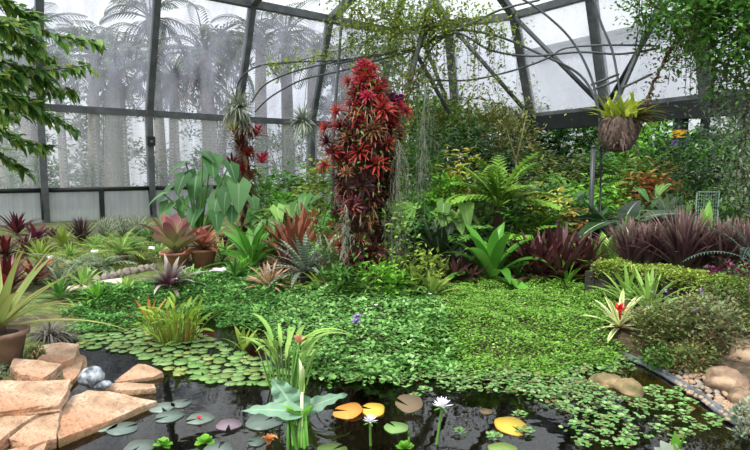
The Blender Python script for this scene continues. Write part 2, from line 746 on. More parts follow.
for i in range(len(bots)):
    b, e = bots[i], eaves[i]
    isl = i < nL
    zr = ZR if i <= nL else ZS
    corner = i in (nL, nL + 2)
    wd = 0.30 if corner else (0.2 if isl else 0.3)
    din = Vector((norms[i][0], norms[i][1], 0)).normalized()
    if isl or i == nL:
        trim(V3(b, ZB), V3(b, zr), wd, 0.28, MSTEEL, din)
    else:
        trim(V3(b, ZB), V3(b, zr - 0.6), 0.14, 0.16, MDARK, din)
    trim(V3(b, zr - 0.05), V3(e, ZE), wd * 1.05, 0.3, MSTEEL, din)
    trim(V3(e, ZE), V3(ring1[i], Z1), 0.26, 0.24, MSTEEL)
    trim(V3(ring1[i], Z1), V3(ring2[i], Z2), 0.2, 0.2, MSTEEL)
for i in range(len(bots) - 1):
    b0, b1, e0, e1 = bots[i], bots[i + 1], eaves[i], eaves[i + 1]
    isl = i < nL
    zr = ZR if isl else ZS
    z0 = ZR if i <= nL else ZS
    # panes
    if isl:
        pane([V3(b0, ZB), V3(b1, ZB), V3(b1, ZL), V3(b0, ZL)], G_LOW)
        pane([V3(b0, ZL), V3(b1, ZL), V3(b1, ZR), V3(b0, ZR)], G_MID)
        pane([V3(b0, ZR), V3(b1, ZR), V3(e1, ZE), V3(e0, ZE)], G_UP)
        trim(V3(b0, ZR), V3(b1, ZR), 0.16, 0.22, MSTEEL)
        trim(V3(b0, ZL), V3(b1, ZL), 0.15, 0.15, MDARK, pipe=True)
        mid = lerp(V3(b0, 0), V3(b1, 0), 0.5) + Vector((nA[0], nA[1], 0)) * 0.03
        trim(mid + Vector((0, 0, ZB)), mid + Vector((0, 0, ZL)), 0.14, 0.14, MDARK, (nA[0], nA[1], 0))
        for s_ in (0.06,):
            q = lerp(V3(b0, 0), V3(b1, 0), 0.96) + Vector((nA[0], nA[1], 0)) * 0.35
            trim(q + Vector((0, 0, 0.35)), lerp(V3(b0, ZL), V3(b1, ZL), 0.97), 0.06, 0.06, MDARK, pipe=True)
    else:
        pane([V3(b0, ZS), V3(b1, ZS), V3(e1, ZE), V3(e0, ZE)], G_RIGHT)
        up = Vector((inw[i - nL][0], inw[i - nL][1], 0))
        trim(V3(b0, ZS + .05), V3(b1, ZS + .05), 0.3, 0.14, MSTEEL)
        trim(V3(b0, ZS - 0.3), V3(b1, ZS - 0.3), 0.35, 0.56, MDARK)
    trim(V3(e0, ZE), V3(e1, ZE), 0.26, 0.26, MSTEEL)
    pane([V3(e0, ZE + .1), V3(e1, ZE + .1), V3(ring1[i + 1], Z1 + .1), V3(ring1[i], Z1 + .1)], G_ROOF)
    trim(V3(ring1[i], Z1), V3(ring1[i + 1], Z1), 0.2, 0.2, MSTEEL)
    pane([V3(ring1[i], Z1 + .1), V3(ring1[i + 1], Z1 + .1), V3(ring2[i + 1], Z2 + .1), V3(ring2[i], Z2 + .1)], G_ROOF)
# braces in the planes of the far walls
for (p, q) in ((lerp(V3(EB[1], ZE), V3(EB[2], ZE), 0.05), V3(Brail[2], ZS)),
               (V3(EB[2], ZE), V3(Brail[3], ZS)),
               (V3(EB[4], ZE), V3(Brail[3], ZS)),
               (V3(EB[4], ZE), V3(Brail[5], ZS)),
               (lerp(V3(EB[0], ZE), V3(EB[1], ZE), .5), V3(Brail[1], ZS))):
    v = Vector((-.5, -.7, 0)) * 0.25
    trim(p + v, q + v, 0.17, 0.17, MPIPE, pipe=True)
# a small lamp box on the second left-hand mullion
p = V3(A[4], 2.9)
q = Vector((nA[0], nA[1], 0))
t = M()
t.beam(p + q * 0.14 - Vector((0, 0, .16)), p + q * 0.14 + Vector((0, 0, .16)), 0.26, 0.14, q)
t.smooth = False
bx = t.build('junction_box', MDARK)
tag(bx, 'small dark junction box on the grey mullion above the elephant ears', 'box')
t = M()
t.tube([p + q * 0.22 - Vector((0, 0, .03)), p + q * 0.26 - Vector((0, 0, .03))], 0.06, sides=10)
t.build('box_cover', MSTEEL, bx)

# ------------------------------------------------------------------ outside the glass: palms, hedges, a neighbouring glasshouse
MTRUNK = solid_mat('palm_bark', [(0.3, '#6a625c'), (0.7, '#a39a92')], 5, 0.9, 0.4, stretch=(1, 1, 6))
MPALM = leaf_mat('palm_frond', ['#2c3d2a', '#40553a', '#5b6a4c'], rough=0.5, transl=0.2)
MPALMD = leaf_mat('dead_frond', ['#8b7d6b', '#a2937e', '#6d6050'], rough=0.8, transl=0.15)


def frond(mm, base, az, L, el, droop, ll, n, lw, vee=0.9, r0=0.025, hang=0.3):
    """a feather leaf: midrib and two rows of leaflets"""
    p = Vector(base)
    ca, sa = cos(az), sin(az)
    pts = [p.copy()]
    rr = rnd.random()
    for i in range(n):
        t = (i + 1) / n
        e = el - droop * t ** 1.4
        d = Vector((ca * cos(e), sa * cos(e), sin(e)))
        p = p + d * (L / n)
        pts.append(p.copy())
        if t > 0.15:
            l = ll * (sin(pi * (0.12 + 0.86 * t)) ** 0.6)
            for s_ in (-1, 1):
                a2 = az + s_ * vee
                mm.leaf(p, a2, l, lw, e * 0.6 + 0.15, hang + 0.9, 'lance', 2, 0.1, 0, rr)
    mm.tube(pts[::2] if n > 6 else pts, r0, r0 * 0.3, 4, rr, False)


def palm(x, y, h, r, nf, L, label, skirt=False, lean=0.0, proto={}):
    key = (round(h), skirt, nf)
    root = empty('palm_tree', label, 'palm', (x, y, hgt(x, y)), U(0, 6), 'palms outside the misted glass')
    t = M()
    t.tube([(lean * (i / 8) ** 2, 0, h * i / 8) for i in range(9)], r * 1.25, r * 0.8, 10)
    t.build('trunk', MTRUNK, root)
    c = M()
    for k in range(nf):
        frond(c, (lean, 0, h - 0.1), 2 * pi * k / nf * 2.4 + U(-.2, .2), L * U(.8, 1.1), U(-.1, 1.3), U(1.0, 1.9), L * .34, 18, 0.11, 0.8, 0.05)
    c.build('crown', MPALM, root)
    if skirt:
        d = M()
        for k in range(16):
            frond(d, (lean, 0, h - 0.5), U(0, 6.3), L * U(.5, .8), U(-.9, -.3), U(.5, .9), L * .12, 10, 0.05, 0.5, 0.03)
        d.build('dead_fronds', MPALMD, root)
    return root


palm_spec = [
    (8, 26, 6.6, .22, 17, 3.0, 'tall palm outside behind the overhanging branch and first misted pane', False),
    (66, 24, 6.3, .16, 18, 2.6, 'palm outside with fronds spread across the top of the first full misted pane', False),
    (118, 25, 6.0, .46, 22, 3.2, 'stout palm outside with a skirt of dead fronds beside the second mullion', True),
    (96, 31, 8.2, .3, 18, 3.4, 'tall dark palm outside rising behind the stout one', False),
    (163, 30, 9.5, .25, 17, 3.0, 'slim grey palm trunk outside in the middle misted pane', False),
    (176, 27, 6.2, .22, 22, 3.2, 'palm outside with dark low fronds in the second full misted pane', True),
    (212, 28, 7.4, .34, 24, 3.6, 'bushy palm outside with drooping dead fronds left of the third mullion', True),
    (262, 33, 9.2, .35, 16, 3.2, 'pale straight palm trunk outside right of the third mullion', False),
    (289, 34, 9.6, .36, 17, 3.2, 'pale straight palm trunk outside midway between the third and fourth mullions', False),
    (312, 31, 7.8, .28, 20, 3.2, 'palm outside close behind the fourth mullion', False),
    (346, 32, 7.6, .34, 20, 3.4, 'palm outside behind the top of the red bromeliad column', True),
    (34, 31, 8.8, .4, 20, 3.4, 'thick palm trunk outside behind the first mullion', True),
]
for (px, Y, h, r, nf, L, lab, sk) in palm_spec:
    p = gy(px, Y)
    palm(p.x, p.y, h, r, nf, L, lab, sk, U(-.4, .4))
# ------------------------------------------------------------------ plant materials
LM_ = leaf_mat
G_BRIGHT = LM_('bright_green_leaf', ['#4d8a1e', '#6aa82c', '#86bf3e', '#5c9a2a'], rough=.45, transl=.35)
G_MIDG = LM_('mid_green_leaf', ['#365f22', '#4b7a2c', '#5f8f3c', '#426f2c'], rough=.42)
G_DEEP = LM_('deep_green_leaf', ['#1f3c1c', '#2c5226', '#3a6330', '#26461f'], rough=.38)
G_GREY = LM_('grey_green_leaf', ['#5f7458', '#78896c', '#8d9c80', '#667b60'], rough=.5)
G_OLIVE = LM_('olive_leaf', ['#5a6a2e', '#76823c', '#8a8f4a', '#6b6038'], rough=.5)
G_LIME = LM_('lime_leaf', ['#6f8a2c', '#879e3a', '#9db04e', '#7a9032'], rough=.45, transl=.35)
G_YEL = LM_('yellow_leaf', ['#b9b43a', '#cfc455', '#a6b240', '#c9a93e'], rough=.45, transl=.35)
G_COVER = LM_('ground_cover_leaf', ['#4c7a22', '#64942f', '#7cab40', '#568528', '#92be56'], rough=.45, transl=.3)
G_COVER2 = LM_('broad_cover_leaf', ['#3c6e2a', '#558a3a', '#74a452', '#92bd78'], rough=.4, transl=.25)
G_BANK = LM_('bank_cover_leaf', ['#2f5c22', '#437a30', '#5a9240', '#7aab56'], rough=.45)
G_BIRD = LM_('birds_nest_leaf', ['#3c7a1e', '#52942c'], mid='#7cb04e', mid_to=.15, rough=.35, transl=.35)
G_EAR = LM_('elephant_ear_leaf', ['#3a6838', '#4e7d46', '#648f58'], mid='#84a678', mid_to=.12, rough=.45, transl=.3)
G_CRINUM = LM_('strap_lily_leaf', ['#356f1c', '#4c8a28', '#68a63a'], base='#86b454', base_to=.25, rough=.33, transl=.35)
G_FERN = LM_('light_fern_leaf', ['#7fa648', '#94b95a', '#6c9740'], rough=.5, transl=.3)
B_PINK = LM_('pink_green_bromeliad_leaf', ['#7d4652', '#94575c', '#6f414a'], base='#8fa75a', base_to=.85, rough=.35, transl=.3)
B_ORANGE = LM_('salmon_bromeliad_leaf', ['#b4614a', '#c7785c', '#a45a4c'], base='#7d7a4a', base_to=.55, rough=.4)
B_PURPLE = LM_('purple_grey_leaf', ['#4a2a35', '#6b4450', '#39232c'], tip='#b9b4ac', tip_from=.35, rough=.45)
B_RED = LM_('red_bromeliad_leaf', ['#8f181e', '#a82e28', '#761422', '#b0472e'], base='#452818', base_to=.55, rough=.35, transl=.35)
B_CRIM = LM_('pink_red_bromeliad_leaf', ['#b01a40', '#a01638', '#c03450'], base='#7a2420', base_to=.4, rough=.35, transl=.35)
B_MAROON = LM_('maroon_bromeliad_leaf', ['#4a171b', '#611f24', '#38131a', '#7a3430'], base='#2c2418', base_to=.5, rough=.35, transl=.2)
B_RUST = LM_('rust_bromeliad_leaf', ['#6f4a2c', '#7d4634', '#8b5b3a', '#5d3a2a'], base='#6f8340', base_to=.4, rough=.4, transl=.2)
B_COPPER = LM_('copper_leaf', ['#7a3d28', '#8f4c30', '#693527'], mid='#a36a48', mid_to=.12, rough=.38)
B_DARK = LM_('dark_wine_leaf', ['#452628', '#5e3432', '#332022', '#75504a'], base='#4a4a34', base_to=.3, rough=.35, spec=.35)
B_STRIPE = LM_('silver_banded_leaf', ['#4d5f4a', '#5e6e58'], stripes=('#8f9a88', 75), rough=.45)
B_STRIPE2 = LM_('cream_margined_leaf', ['#4f7a3a', '#64904a'], edge='#d9dfb8', edge_from=.55, rough=.4)
B_TAN = LM_('tan_bromeliad_leaf', ['#a87f66', '#bf9b7a', '#8c6a55'], base='#6f7d4a', base_to=.45, rough=.5)
B_VAR = LM_('lime_red_heart_leaf', ['#71903a', '#92a84a', '#5f8234'], base='#903a2c', base_to=.22, rough=.42)
B_CREAM = LM_('cream_striped_leaf', ['#8cab4a', '#a3bd60'], edge='#e6e6b4', edge_from=.35, base='#c2382c', base_to=.2, rough=.4)
C_PURPLE = LM_('purple_strap_leaf', ['#4c343a', '#66484e', '#35252a', '#7c5e5a'], tip='#937a72', tip_from=.6, base='#5d5a40', base_to=.3, rough=.45, transl=.25)
C_WINE = LM_('wine_cordyline_leaf', ['#4f1f2c', '#6e2b3a', '#3b1a24'], rough=.4)
C_DARKP = LM_('dark_purple_grass_leaf', ['#3a2a30', '#4f3a3e', '#5e4a46', '#2e2326'], rough=.5)
AGAVE = LM_('red_edged_spear_leaf', ['#8aa050', '#9db263', '#7c9448'], edge='#a84a48', edge_from=.8, tip='#b58a50', tip_from=.75, rough=.4)
TILL = LM_('air_plant_leaf', ['#8f9a88', '#a7ae9c', '#78836f', '#b4b8a4'], rough=.8, transl=.2)
MOSSY = LM_('spanish_moss_strand', ['#7d8674', '#959c88', '#6a7462'], rough=.9, transl=.2)
DEADL = LM_('dry_leaf', ['#7c664a', '#98805c', '#5f4d38', '#ab9570'], rough=.8, transl=.2)
GREYWIRE = LM_('grey_curled_leaf', ['#7b776f', '#938e84', '#625d56', '#a39d90'], rough=.8)
ALOC = LM_('dark_alocasia_leaf', ['#1a2f16', '#26401f', '#314a28'], mid='#a9bfa4', mid_to=.09, rough=.4, spec=.3, transl=.15)
PADG = LM_('lily_pad_leaf', ['#648a48', '#789a58', '#8caa6a', '#5a7c40', '#9aa658', '#6f8f50'], rough=.4, transl=.15)
PADGREY = LM_('grey_lily_pad_leaf', ['#5f6f66', '#72807a', '#667268'], rough=.35, transl=.1)
PADLIL = LM_('lilac_lily_pad_leaf', ['#7b6f7c', '#86757f'], rough=.35, transl=.1)
PADYEL = LM_('yellow_lily_pad_leaf', ['#d6b43c', '#dfc24c'], edge='#cf9a34', edge_from=.9, rough=.4, transl=.25)
PADORG = LM_('orange_lily_pad_leaf', ['#d4913c', '#cc8436'], rough=.4, transl=.25)
PADBRN = LM_('withered_lily_pad_leaf', ['#6b5a44', '#85745c'], rough=.7)
WEED = LM_('floating_weed_leaf', ['#4d7a3a', '#64904c', '#84a868', '#5a7f42', '#7a6040'], rough=.4, transl=.2)
TARO = LM_('blue_green_taro_leaf', ['#688f72', '#7aa184'], mid='#9cbc9c', mid_to=.12, rough=.45, transl=.2)
STEMG = LM_('green_stem', ['#4a7a30', '#62923e'], rough=.4, transl=.1)
STEMR = LM_('reddish_stem', ['#8a5a34', '#7a7a3a'], rough=.4, transl=.1)
PETW = LM_('white_petal', ['#f2f0f4', '#e6e2f0'], rough=.5, transl=.35)
PETL = LM_('lilac_petal', ['#b9a4d8', '#a78fce'], rough=.5, transl=.35)
PETR = LM_('red_petal', ['#d02820', '#b81e24'], rough=.5, transl=.3)
PETP = LM_('peach_petal', ['#e0a884', '#d2906e'], rough=.5, transl=.35)
STAM = LM_('yellow_stamen', ['#e0c040', '#d4ac30'], rough=.6)
SILV = LM_('silvery_leaf', ['#8b9484', '#9aa294', '#7d8776'], rough=.6, transl=.2)
BARK = solid_mat('bark', [(0.3, '#3b3025'), (0.7, '#66543f')], 9, .9, .5, stretch=(1, 1, .3))
CORE = solid_mat('fibrous_column', [(0.3, '#1f1812'), (0.7, '#40321f')], 14, .95, .6)
TERRA = solid_mat('terracotta', [(0.3, '#8a5f48'), (0.7, '#b07f62')], 8, .8, .1)
CLAYG = solid_mat('weathered_clay', [(0.3, '#6e5648'), (0.7, '#93786a')], 7, .85, .15)
CONC = solid_mat('grey_plastic_pot', [(0.3, '#3b3a38'), (0.7, '#55534f')], 7, .7, .1)
SOILM = solid_mat('potting_soil', [(0.3, '#241c14'), (0.7, '#40332a')], 30, .95, .6)
WHITE = solid_mat('white_plastic', [(0.3, '#d9dbda'), (0.7, '#eceeed')], 4, .5, 0.0)


def curve_pts(p, q, sag=0.0, n=8, side=Vector((0, 0, 0))):
    p, q = Vector(p), Vector(q)
    return [p * (1 - t) + q * t + Vector((0, 0, -4 * sag * t * (1 - t))) + side * (4 * t * (1 - t)) for t in [i / n for i in range(n + 1)]]


def pot(parent, r, h, mat, z=0.0):
    t = M()
    t.lathe([(r * .72, z), (r * .96, z + h * .84), (r * 1.08, z + h * .85), (r * 1.1, z + h), (r * .98, z + h), (r * .95, z + h * .9)], 22)
    p = t.build('pot', mat, parent)
    s = M()
    s.lathe([(r * .94, z + h * .86), (r * .5, z + h * .93), (r * .05, z + h * .95)], 14)
    s.build('soil', SOILM, p)
    return z + h * .92


def rosette(name, label, cat, loc, n, L, W, mat, el=(0.15, 1.35), droop=(.9, .5), prof='strap', fold=.25, seg=6, group=None,
            pot_=None, heart=None, heart_n=8, stem_mat=None, jit=.25, wave=0.0, inner=0.75, pw=1.4, stem_h=None, r0=None, flower=None, gold=2.39996, flower_up=0.0):
    root = empty(name, label, cat, loc, U(0, 6.28), group)
    z = 0.0
    if pot_:
        z = pot(root, *pot_)
    r0 = L * .05 if r0 is None else r0
    sh = L * .12 if stem_h is None else stem_h
    t = M()
    t.tube([(0, 0, z - (0 if pot_ else .06)), (0, 0, z + sh)], r0 * 1.1, r0 * .8, 8)
    t.build('stem', stem_mat or BARK, root)
    m_ = M()
    for i in range(n):
        q = i / max(1, n - 1)
        a = gold * i + U(-jit, jit)
        e = el[0] + (el[1] - el[0]) * q + U(-jit, jit) * .5
        d = droop[0] + (droop[1] - droop[0]) * q + U(-.2, .2)
        l = L * (1 + (inner - 1) * q) * U(.85, 1.1)
        b = Vector((cos(a) * r0 * (1 - q * .7), sin(a) * r0 * (1 - q * .7), z + sh * (.4 + .6 * q)))
        m_.leaf(b, a, l, W * U(.88, 1.1), e, d, prof, seg, fold, U(-.2, .2), None, pw, wave)
    m_.build('leaves', mat, root)
    if heart:
        h = M()
        for i in range(heart_n):
            a = gold * i
            h.leaf((0, 0, z + sh), a, L * .3, W * .8, .7 + .6 * i / heart_n, .5, prof, 4, fold)
        h.build('centre_leaves', heart, root)
    if flower:
        f_ = M()
        for i in range(10):
            a = gold * i
            f_.leaf((0, 0, z + sh + .02 + flower_up), a, L * .24, W * .8, .5 + .08 * i, .3, 'lance', 3, .2)
        if flower_up:
            f_.tube([(0, 0, z + sh), (0, 0, z + sh + flower_up + .03)], .012, sides=5)
        f_.build('flower', flower, root)
    return root


def shrub(name, label, cat, loc, size, n, L, W, mat, group=None, stem=None, clumps=26, hang=0.0, open_=0.35, base=0.0, nst=6, flowers=None, up=0.3, fill=.55, leaf=None):
    """twiggy bush: stems from the base carry clumps of leaves"""
    sx, sy, sz = size
    root = empty(name, label, cat, loc, 0, group)
    st = M()
    cl = []
    for i in range(clumps):
        a = U(0, 2 * pi)
        rr = sqrt(U(.05, 1))
        zz = U(0, 1)
        env = sqrt(max(.05, 1 - (abs(zz - .45) / .6) ** 2.2))
        cl.append(Vector((cos(a) * rr * sx / 2 * env, sin(a) * rr * sy / 2 * env, base + zz * (sz - base))))
    st.tube([(0, 0, -.05), (0, 0, max(.06, base * .9 + .05))], max(.012, sx * .02), max(.01, sx * .016), 6)
    for c in cl[:max(nst, int(clumps * .5))]:
        b = Vector((0, 0, max(.0, base * .8)))
        st.tube(curve_pts(b, c, -.05 * sz, 5), max(.006, sx * .01), max(.003, sx * .003), 4, cap=False)
    st.build('stems', stem or BARK, root)
    fo = M()
    per = n // clumps
    for c in cl:
        rad = open_ * min(sx, sz) * U(.7, 1.2) * .5
        rr = rnd.random()
        for _ in range(per):
            o = Vector((rnd.gauss(0, 1), rnd.gauss(0, 1), rnd.gauss(0, .8)))
            o = o * (rad * fill)
            p = c + o
            if p.z < 0.01:
                p.z = U(.01, .08)
            az = math.atan2(o.y, o.x) + U(-1, 1)
            if leaf:
                fo.leaf(p, az, L * U(.7, 1.2), W * U(.8, 1.1), up - hang + U(-.5, .5), U(.3, 1.0), leaf, 3, .25, U(-.5, .5), min(1, max(0, rr + U(-.3, .3))))
            else:
                fo.chip(p, az, L * U(.6, 1.2), W * U(.7, 1.15), up - hang + U(-.7, .7), min(1, max(0, rr + U(-.35, .35))), .3, U(-.6, .6))
    fo.build('foliage', mat, root)
    if flowers:
        fm, nf, fs = flowers
        fl = M()
        for i in range(nf):
            c = rnd.choice(cl) + Vector((U(-.1, .1), U(-.1, .1), U(0, .12) + .03))
            for k in range(9):
                fl.chip(c + Vector((U(-.3, .3), U(-.3, .3), U(-.5, .5))) * fs, U(0, 6.3), fs * .7, fs * .45, U(-.3, 1.2))
        fl.build('blossoms', fm, root)
    return root


def ears(name, label, cat, loc, specs, mat, stem=STEMG, group=None, wave=0.0, fold=.15):
    """heart leaves on long stalks: (azimuth, reach, height, blade length, blade width, blade tilt)"""
    root = empty(name, label, cat, loc, 0, group)
    st, bl = M(), M()
    st.tube([(0, 0, -.05), (0, 0, .06)], .05, .04, 8)
    for (az, reach, h, L, W, el) in specs:
        e = Vector((cos(az) * reach, sin(az) * reach, h))
        st.tube(curve_pts((0, 0, 0), e, 0, 7, Vector((-cos(az), -sin(az), .4)) * (.12 * reach)), .018, .01, 6, cap=False)
        bl.heart(e, az, L, W, el, .5, None, 6, fold, U(-.3, .3), wave)
    st.build('stalks', stem, root)
    bl.build('leaves', mat, root)
    return root


def fronds(name, label, cat, loc, n, L, mat, el=(.3, 1.2), droop=1.2, ll=.25, nl=16, lw=.03, vee=.9, group=None, trunk=None, hang=.0, az0=None, arc=2 * pi):
    root = empty(name, label, cat, loc, 0 if az0 is not None else U(0, 6.2), group)
    th, tr = trunk or (.06, .05)
    t = M()
    t.tube([(0, 0, -.05), (0, 0, th)], tr * 1.1, tr, 10)
    t.build('trunk', BARK, root)
    c = M()
    for i in range(n):
        q = i / max(1, n - 1)
        a = 2.39996 * i if az0 is None else az0 + arc * (q - .5)
        if az0 is not None:
            q = rnd.random()
        frond(c, (0, 0, th), a + U(-.15, .15), L * U(.85, 1.1), el[0] + (el[1] - el[0]) * q, droop * U(.8, 1.2), ll, nl, lw, vee, L * .012, hang)
    c.build('fronds', mat, root)
    return root


def vine(name, label, pts, mat, nleaf, L, W, spread=.08, r=.012, group=None, stem=None, hang=.6, cat='vine', strands=0, slen=(.3, .8), sleaf=8):
    """a climbing stem with leaves along it and short strands hanging from it"""
    o = Vector(pts[0])
    st = M()
    P = [Vector(p) - o for p in pts]
    # smooth the polyline
    Q = []
    for i in range(len(P) - 1):
        p0, p1, p2, p3 = P[max(0, i - 1)], P[i], P[i + 1], P[min(len(P) - 1, i + 2)]
        for k in range(5):
            t = k / 5
            Q.append(0.5 * ((2 * p1) + (p2 - p0) * t + (2 * p0 - 5 * p1 + 4 * p2 - p3) * t * t + (3 * p1 - p0 - 3 * p2 + p3) * t ** 3))
    Q.append(P[-1])
    Q = [q + Vector((U(-1, 1), U(-1, 1), U(-1, 1))) * (spread * .15) for q in Q]
    st.tube(Q, r, r * .6, 5)
    fo = M()
    for _ in range(nleaf):
        i = rnd.randrange(len(Q))
        p = Q[i] + Vector((rnd.gauss(0, 1), rnd.gauss(0, 1), rnd.gauss(0, 1))) * spread
        fo.chip(p, U(0, 6.28), L * U(.6, 1.2), W * U(.7, 1.2), -hang + U(-.6, .6), None, .3, U(-.6, .6))
    for _ in range(strands):
        p = rnd.choice(Q)
        l = U(*slen)
        q = [p + Vector((U(-.03, .03), U(-.03, .03), -l * k / 6)) for k in range(7)]
        st.tube(q, r * .35, r * .2, 3, cap=False)
        for k in range(sleaf):
            fo.chip(p + Vector((U(-.05, .05), U(-.05, .05), -l * rnd.random())), U(0, 6.28), L * U(.6, 1.2), W * U(.7, 1.1), -hang + U(-.5, .5), None, .3, U(-.6, .6))
    root = st.build(name, stem or BARK, None, o)
    tag(root, label, cat, group)
    fo.build('foliage', mat, root)
    return root
# ------------------------------------------------------------------ trees and hedges outside / at the back
def tree(px, Y, h, wd, mat, label, n=2600, L=.28, W=.11, name='tree', cat='tree', base=.25, clumps=40, group=None, **kw):
    p = gy(px, Y)
    return shrub(name, label, cat, p, (wd, wd * .8, h), n, L, W, mat, group, BARK, clumps, base=h * base, nst=12, open_=.32, **kw)


for (px, Y, h, wd, mat, lab) in [
    (28, 24.5, 2.6, 3.2, G_MIDG, 'green hedge bush outside behind the first lower glass pane'),
    (95, 25.5, 2.2, 3.0, G_GREY, 'grey-green bush outside behind the second lower glass pane'),
    (178, 28, 2.6, 3.4, G_GREY, 'grey-green bush outside the lower glass behind the elephant ears'),
    (285, 31, 3.6, 4.5, G_MIDG, 'green bush outside the lower glass right of the thin bromeliad pole'),
    (340, 32, 5.0, 4.5, G_MIDG, 'green tree outside the glass left of the red bromeliad column')]:
    tree(px, Y, h, wd, mat, lab, 1500, .3, .12, 'outdoor_bush', 'bush', .05, 24)

for (px, Y, h, wd, mat, lab, n) in [
    (402, 21.5, 6.2, 4.2, G_GREY, 'tall grey-green tree at the back right beside the red bromeliad column', 3000),
    (436, 19.5, 3.9, 3.4, G_MIDG, 'mid green tree at the back under the first diagonal brace', 3000),
    (478, 21, 3.7, 3.8, G_OLIVE, 'grey-green tree at the back below the vine curtain', 3000),
    (520, 28, 4.4, 5.0, G_DEEP, 'dark tree outside below the left end of the gutter beam', 2600),
    (568, 27, 4.0, 4.6, G_DEEP, 'dark tree outside under the middle of the gutter beam', 2600),
    (612, 26, 3.6, 4.2, G_MIDG, 'green tree outside behind the staghorn fern', 2600),
    (650, 24, 3.5, 3.8, G_BRIGHT, 'bright green tree outside left of the banded post', 2400),
    (705, 19, 2.7, 3.4, G_DEEP, 'dark bush outside at the foot of the banded post', 2400),
    (755, 17, 3.4, 3.6, G_GREY, 'grey-green bush outside beyond the bamboo-like foliage', 2400)]:
    tree(px, Y, h, wd, mat, lab, int(n * 1.25), *((.42, .18) if mat in (G_DEEP, G_BRIGHT) else (.3, .12)), clumps=54, base=.08)

# middle-distance planting that fills the bed behind the column, left to right
mid = [
    ('shrub', 286, 12.4, (1.2, 1.0, 1.0), G_BRIGHT, 'fresh green bush behind the copper cordyline', 600, .16, .08),
    ('shrub', 476, 11.6, (1.3, 1.0, 1.5), G_MIDG, 'mid green bush left of the big lobed philodendron', 1000, .16, .08),
    ('shrub', 585, 12.0, (1.4, 1.1, 1.4), G_BRIGHT, 'fresh green bush behind the thin grey post', 900, .18, .09),
    ('shrub', 268, 13.2, (1.5, 1.2, 1.5), G_BRIGHT, 'bright green bush behind the rust bromeliads near the thin pole', 700, .2, .1),
    ('shrub', 296, 14.5, (1.6, 1.2, 1.5), G_MIDG, 'mid green bush against the glass left of the red column', 800, .2, .1),
    ('shrub', 322, 12.0, (1.1, 1.0, 1.9), G_LIME, 'yellow-green bush close behind the left side of the red column', 700, .18, .09),
    ('shrub', 406, 10.6, (1.3, 1.1, 2.2), G_MIDG, 'leafy green bush right behind the moss-draped side of the red column', 1500, .13, .06),
    ('shrub', 424, 12.0, (1.5, 1.2, 2.7), G_MIDG, 'tall leafy bush between the red column and the yellow-tipped schefflera', 1500, .15, .06),
    ('shrub', 440, 10.2, (1.1, 1.0, 1.55), G_BRIGHT, 'fresh green bush below the yellow-tipped schefflera', 1200, .12, .06),
    ('shrub', 466, 14.0, (2.0, 1.4, 2.9), G_DEEP, 'dark green bush behind the yellow-tipped schefflera', 1400, .18, .08),
    ('shrub', 505, 14.5, (2.2, 1.5, 2.6), G_DEEP, 'dark green bush behind the big lobed philodendron', 1400, .2, .09),
    ('shrub', 534, 11.5, (1.4, 1.2, 1.5), G_MIDG, 'mid green bush right of the big lobed philodendron', 1000, .17, .08),
    ('shrub', 556, 13.5, (1.8, 1.3, 1.9), G_OLIVE, 'olive bush behind the yellow variegated croton', 1100, .17, .07),
    ('shrub', 600, 14.0, (1.8, 1.3, 2.0), G_MIDG, 'green bush behind the dark alocasia', 1200, .18, .09),
    ('shrub', 640, 12.5, (1.5, 1.2, 1.9), G_OLIVE, 'olive and bronze bush under the staghorn fern', 1200, .14, .06),
    ('shrub', 672, 13.0, (1.9, 1.3, 2.5), G_DEEP, 'dark green bush in front of the banded post', 1600, .14, .07),
    ('shrub', 704, 12.0, (1.6, 1.2, 2.1), G_MIDG, 'mid green bush behind the green wire frame', 1500, .13, .06),
    ('shrub', 738, 10.8, (1.6, 1.2, 2.3), G_BRIGHT, 'bright green bush at the right behind the purple strap-leaved clumps', 1600, .13, .06),
    ('shrub', 425, 9.2, (1.0, .8, .75), G_DEEP, 'low dark bush behind the dark paddle-leaved plant', 600, .13, .07),
    ('shrub', 530, 9.6, (1.4, .9, .95), G_MIDG, 'low green bush behind the wine-dark bromeliads', 900, .14, .07),
    ('shrub', 575, 10.4, (1.3, 1.0, .9), G_DEEP, 'low dark bush left of the lime broad-leaved clump', 800, .14, .07),
]
for (_, px, Y, size, mat, lab, n, L, W) in mid:
    shrub('bush', lab, 'bush', gy(px, Y), size, n, L, W, mat, None, BARK, 26, base=.12, open_=.45, leaf='ovate' if L >= .17 else None)

# ------------------------------------------------------------------ left garden
def R_(name, px, py, label, cat, *a, **k):
    return rosette(name, label, cat, G(px, py), *a, **k)


R_('cordyline', 17, 236, 'wine-red cordyline clump at the far left by the glass', 'cordyline', 26, .75, .09, C_WINE, (.5, 1.5), (.7, .2), 'lance')
R_('cordyline', 37, 242, 'low purple-red cordyline beside the first mullion foot', 'cordyline', 22, .6, .1, C_WINE, (.2, 1.2), (.7, .3), 'lance')
R_('cordyline', 52, 239, 'small plum cordyline just right of the first mullion foot', 'cordyline', 14, .42, .08, C_PURPLE, (.3, 1.3), (.6, .3), 'lance')
R_('mondo_clump', 82, 243, 'dark purple grassy clump left of the white-flecked clump', 'grass', 90, .65, .035, C_DARKP, (.6, 1.5), (.8, .3), 'grass')
for (px, py, lab) in ((106, 238, 'white-flecked dark grassy clump, first from the dark purple one'), (122, 236, 'white-flecked dark grassy clump, middle of the three'), (138, 236, 'white-flecked dark grassy clump nearest the second mullion')):
    R_('variegated_clump', px, py, lab, 'plant', 80, .62, .045, LM_('white_edged_grass_leaf', ['#33482a', '#48603a'], edge='#cfd4bc', edge_from=.4, rough=.45), (.5, 1.5), (.8, .3), 'grass')
R_('dracaena', 63, 247, 'small yellow-green upright plant beside the dark purple grass', 'plant', 18, .5, .09, G_LIME, (.3, 1.4), (.6, .2), 'lance')
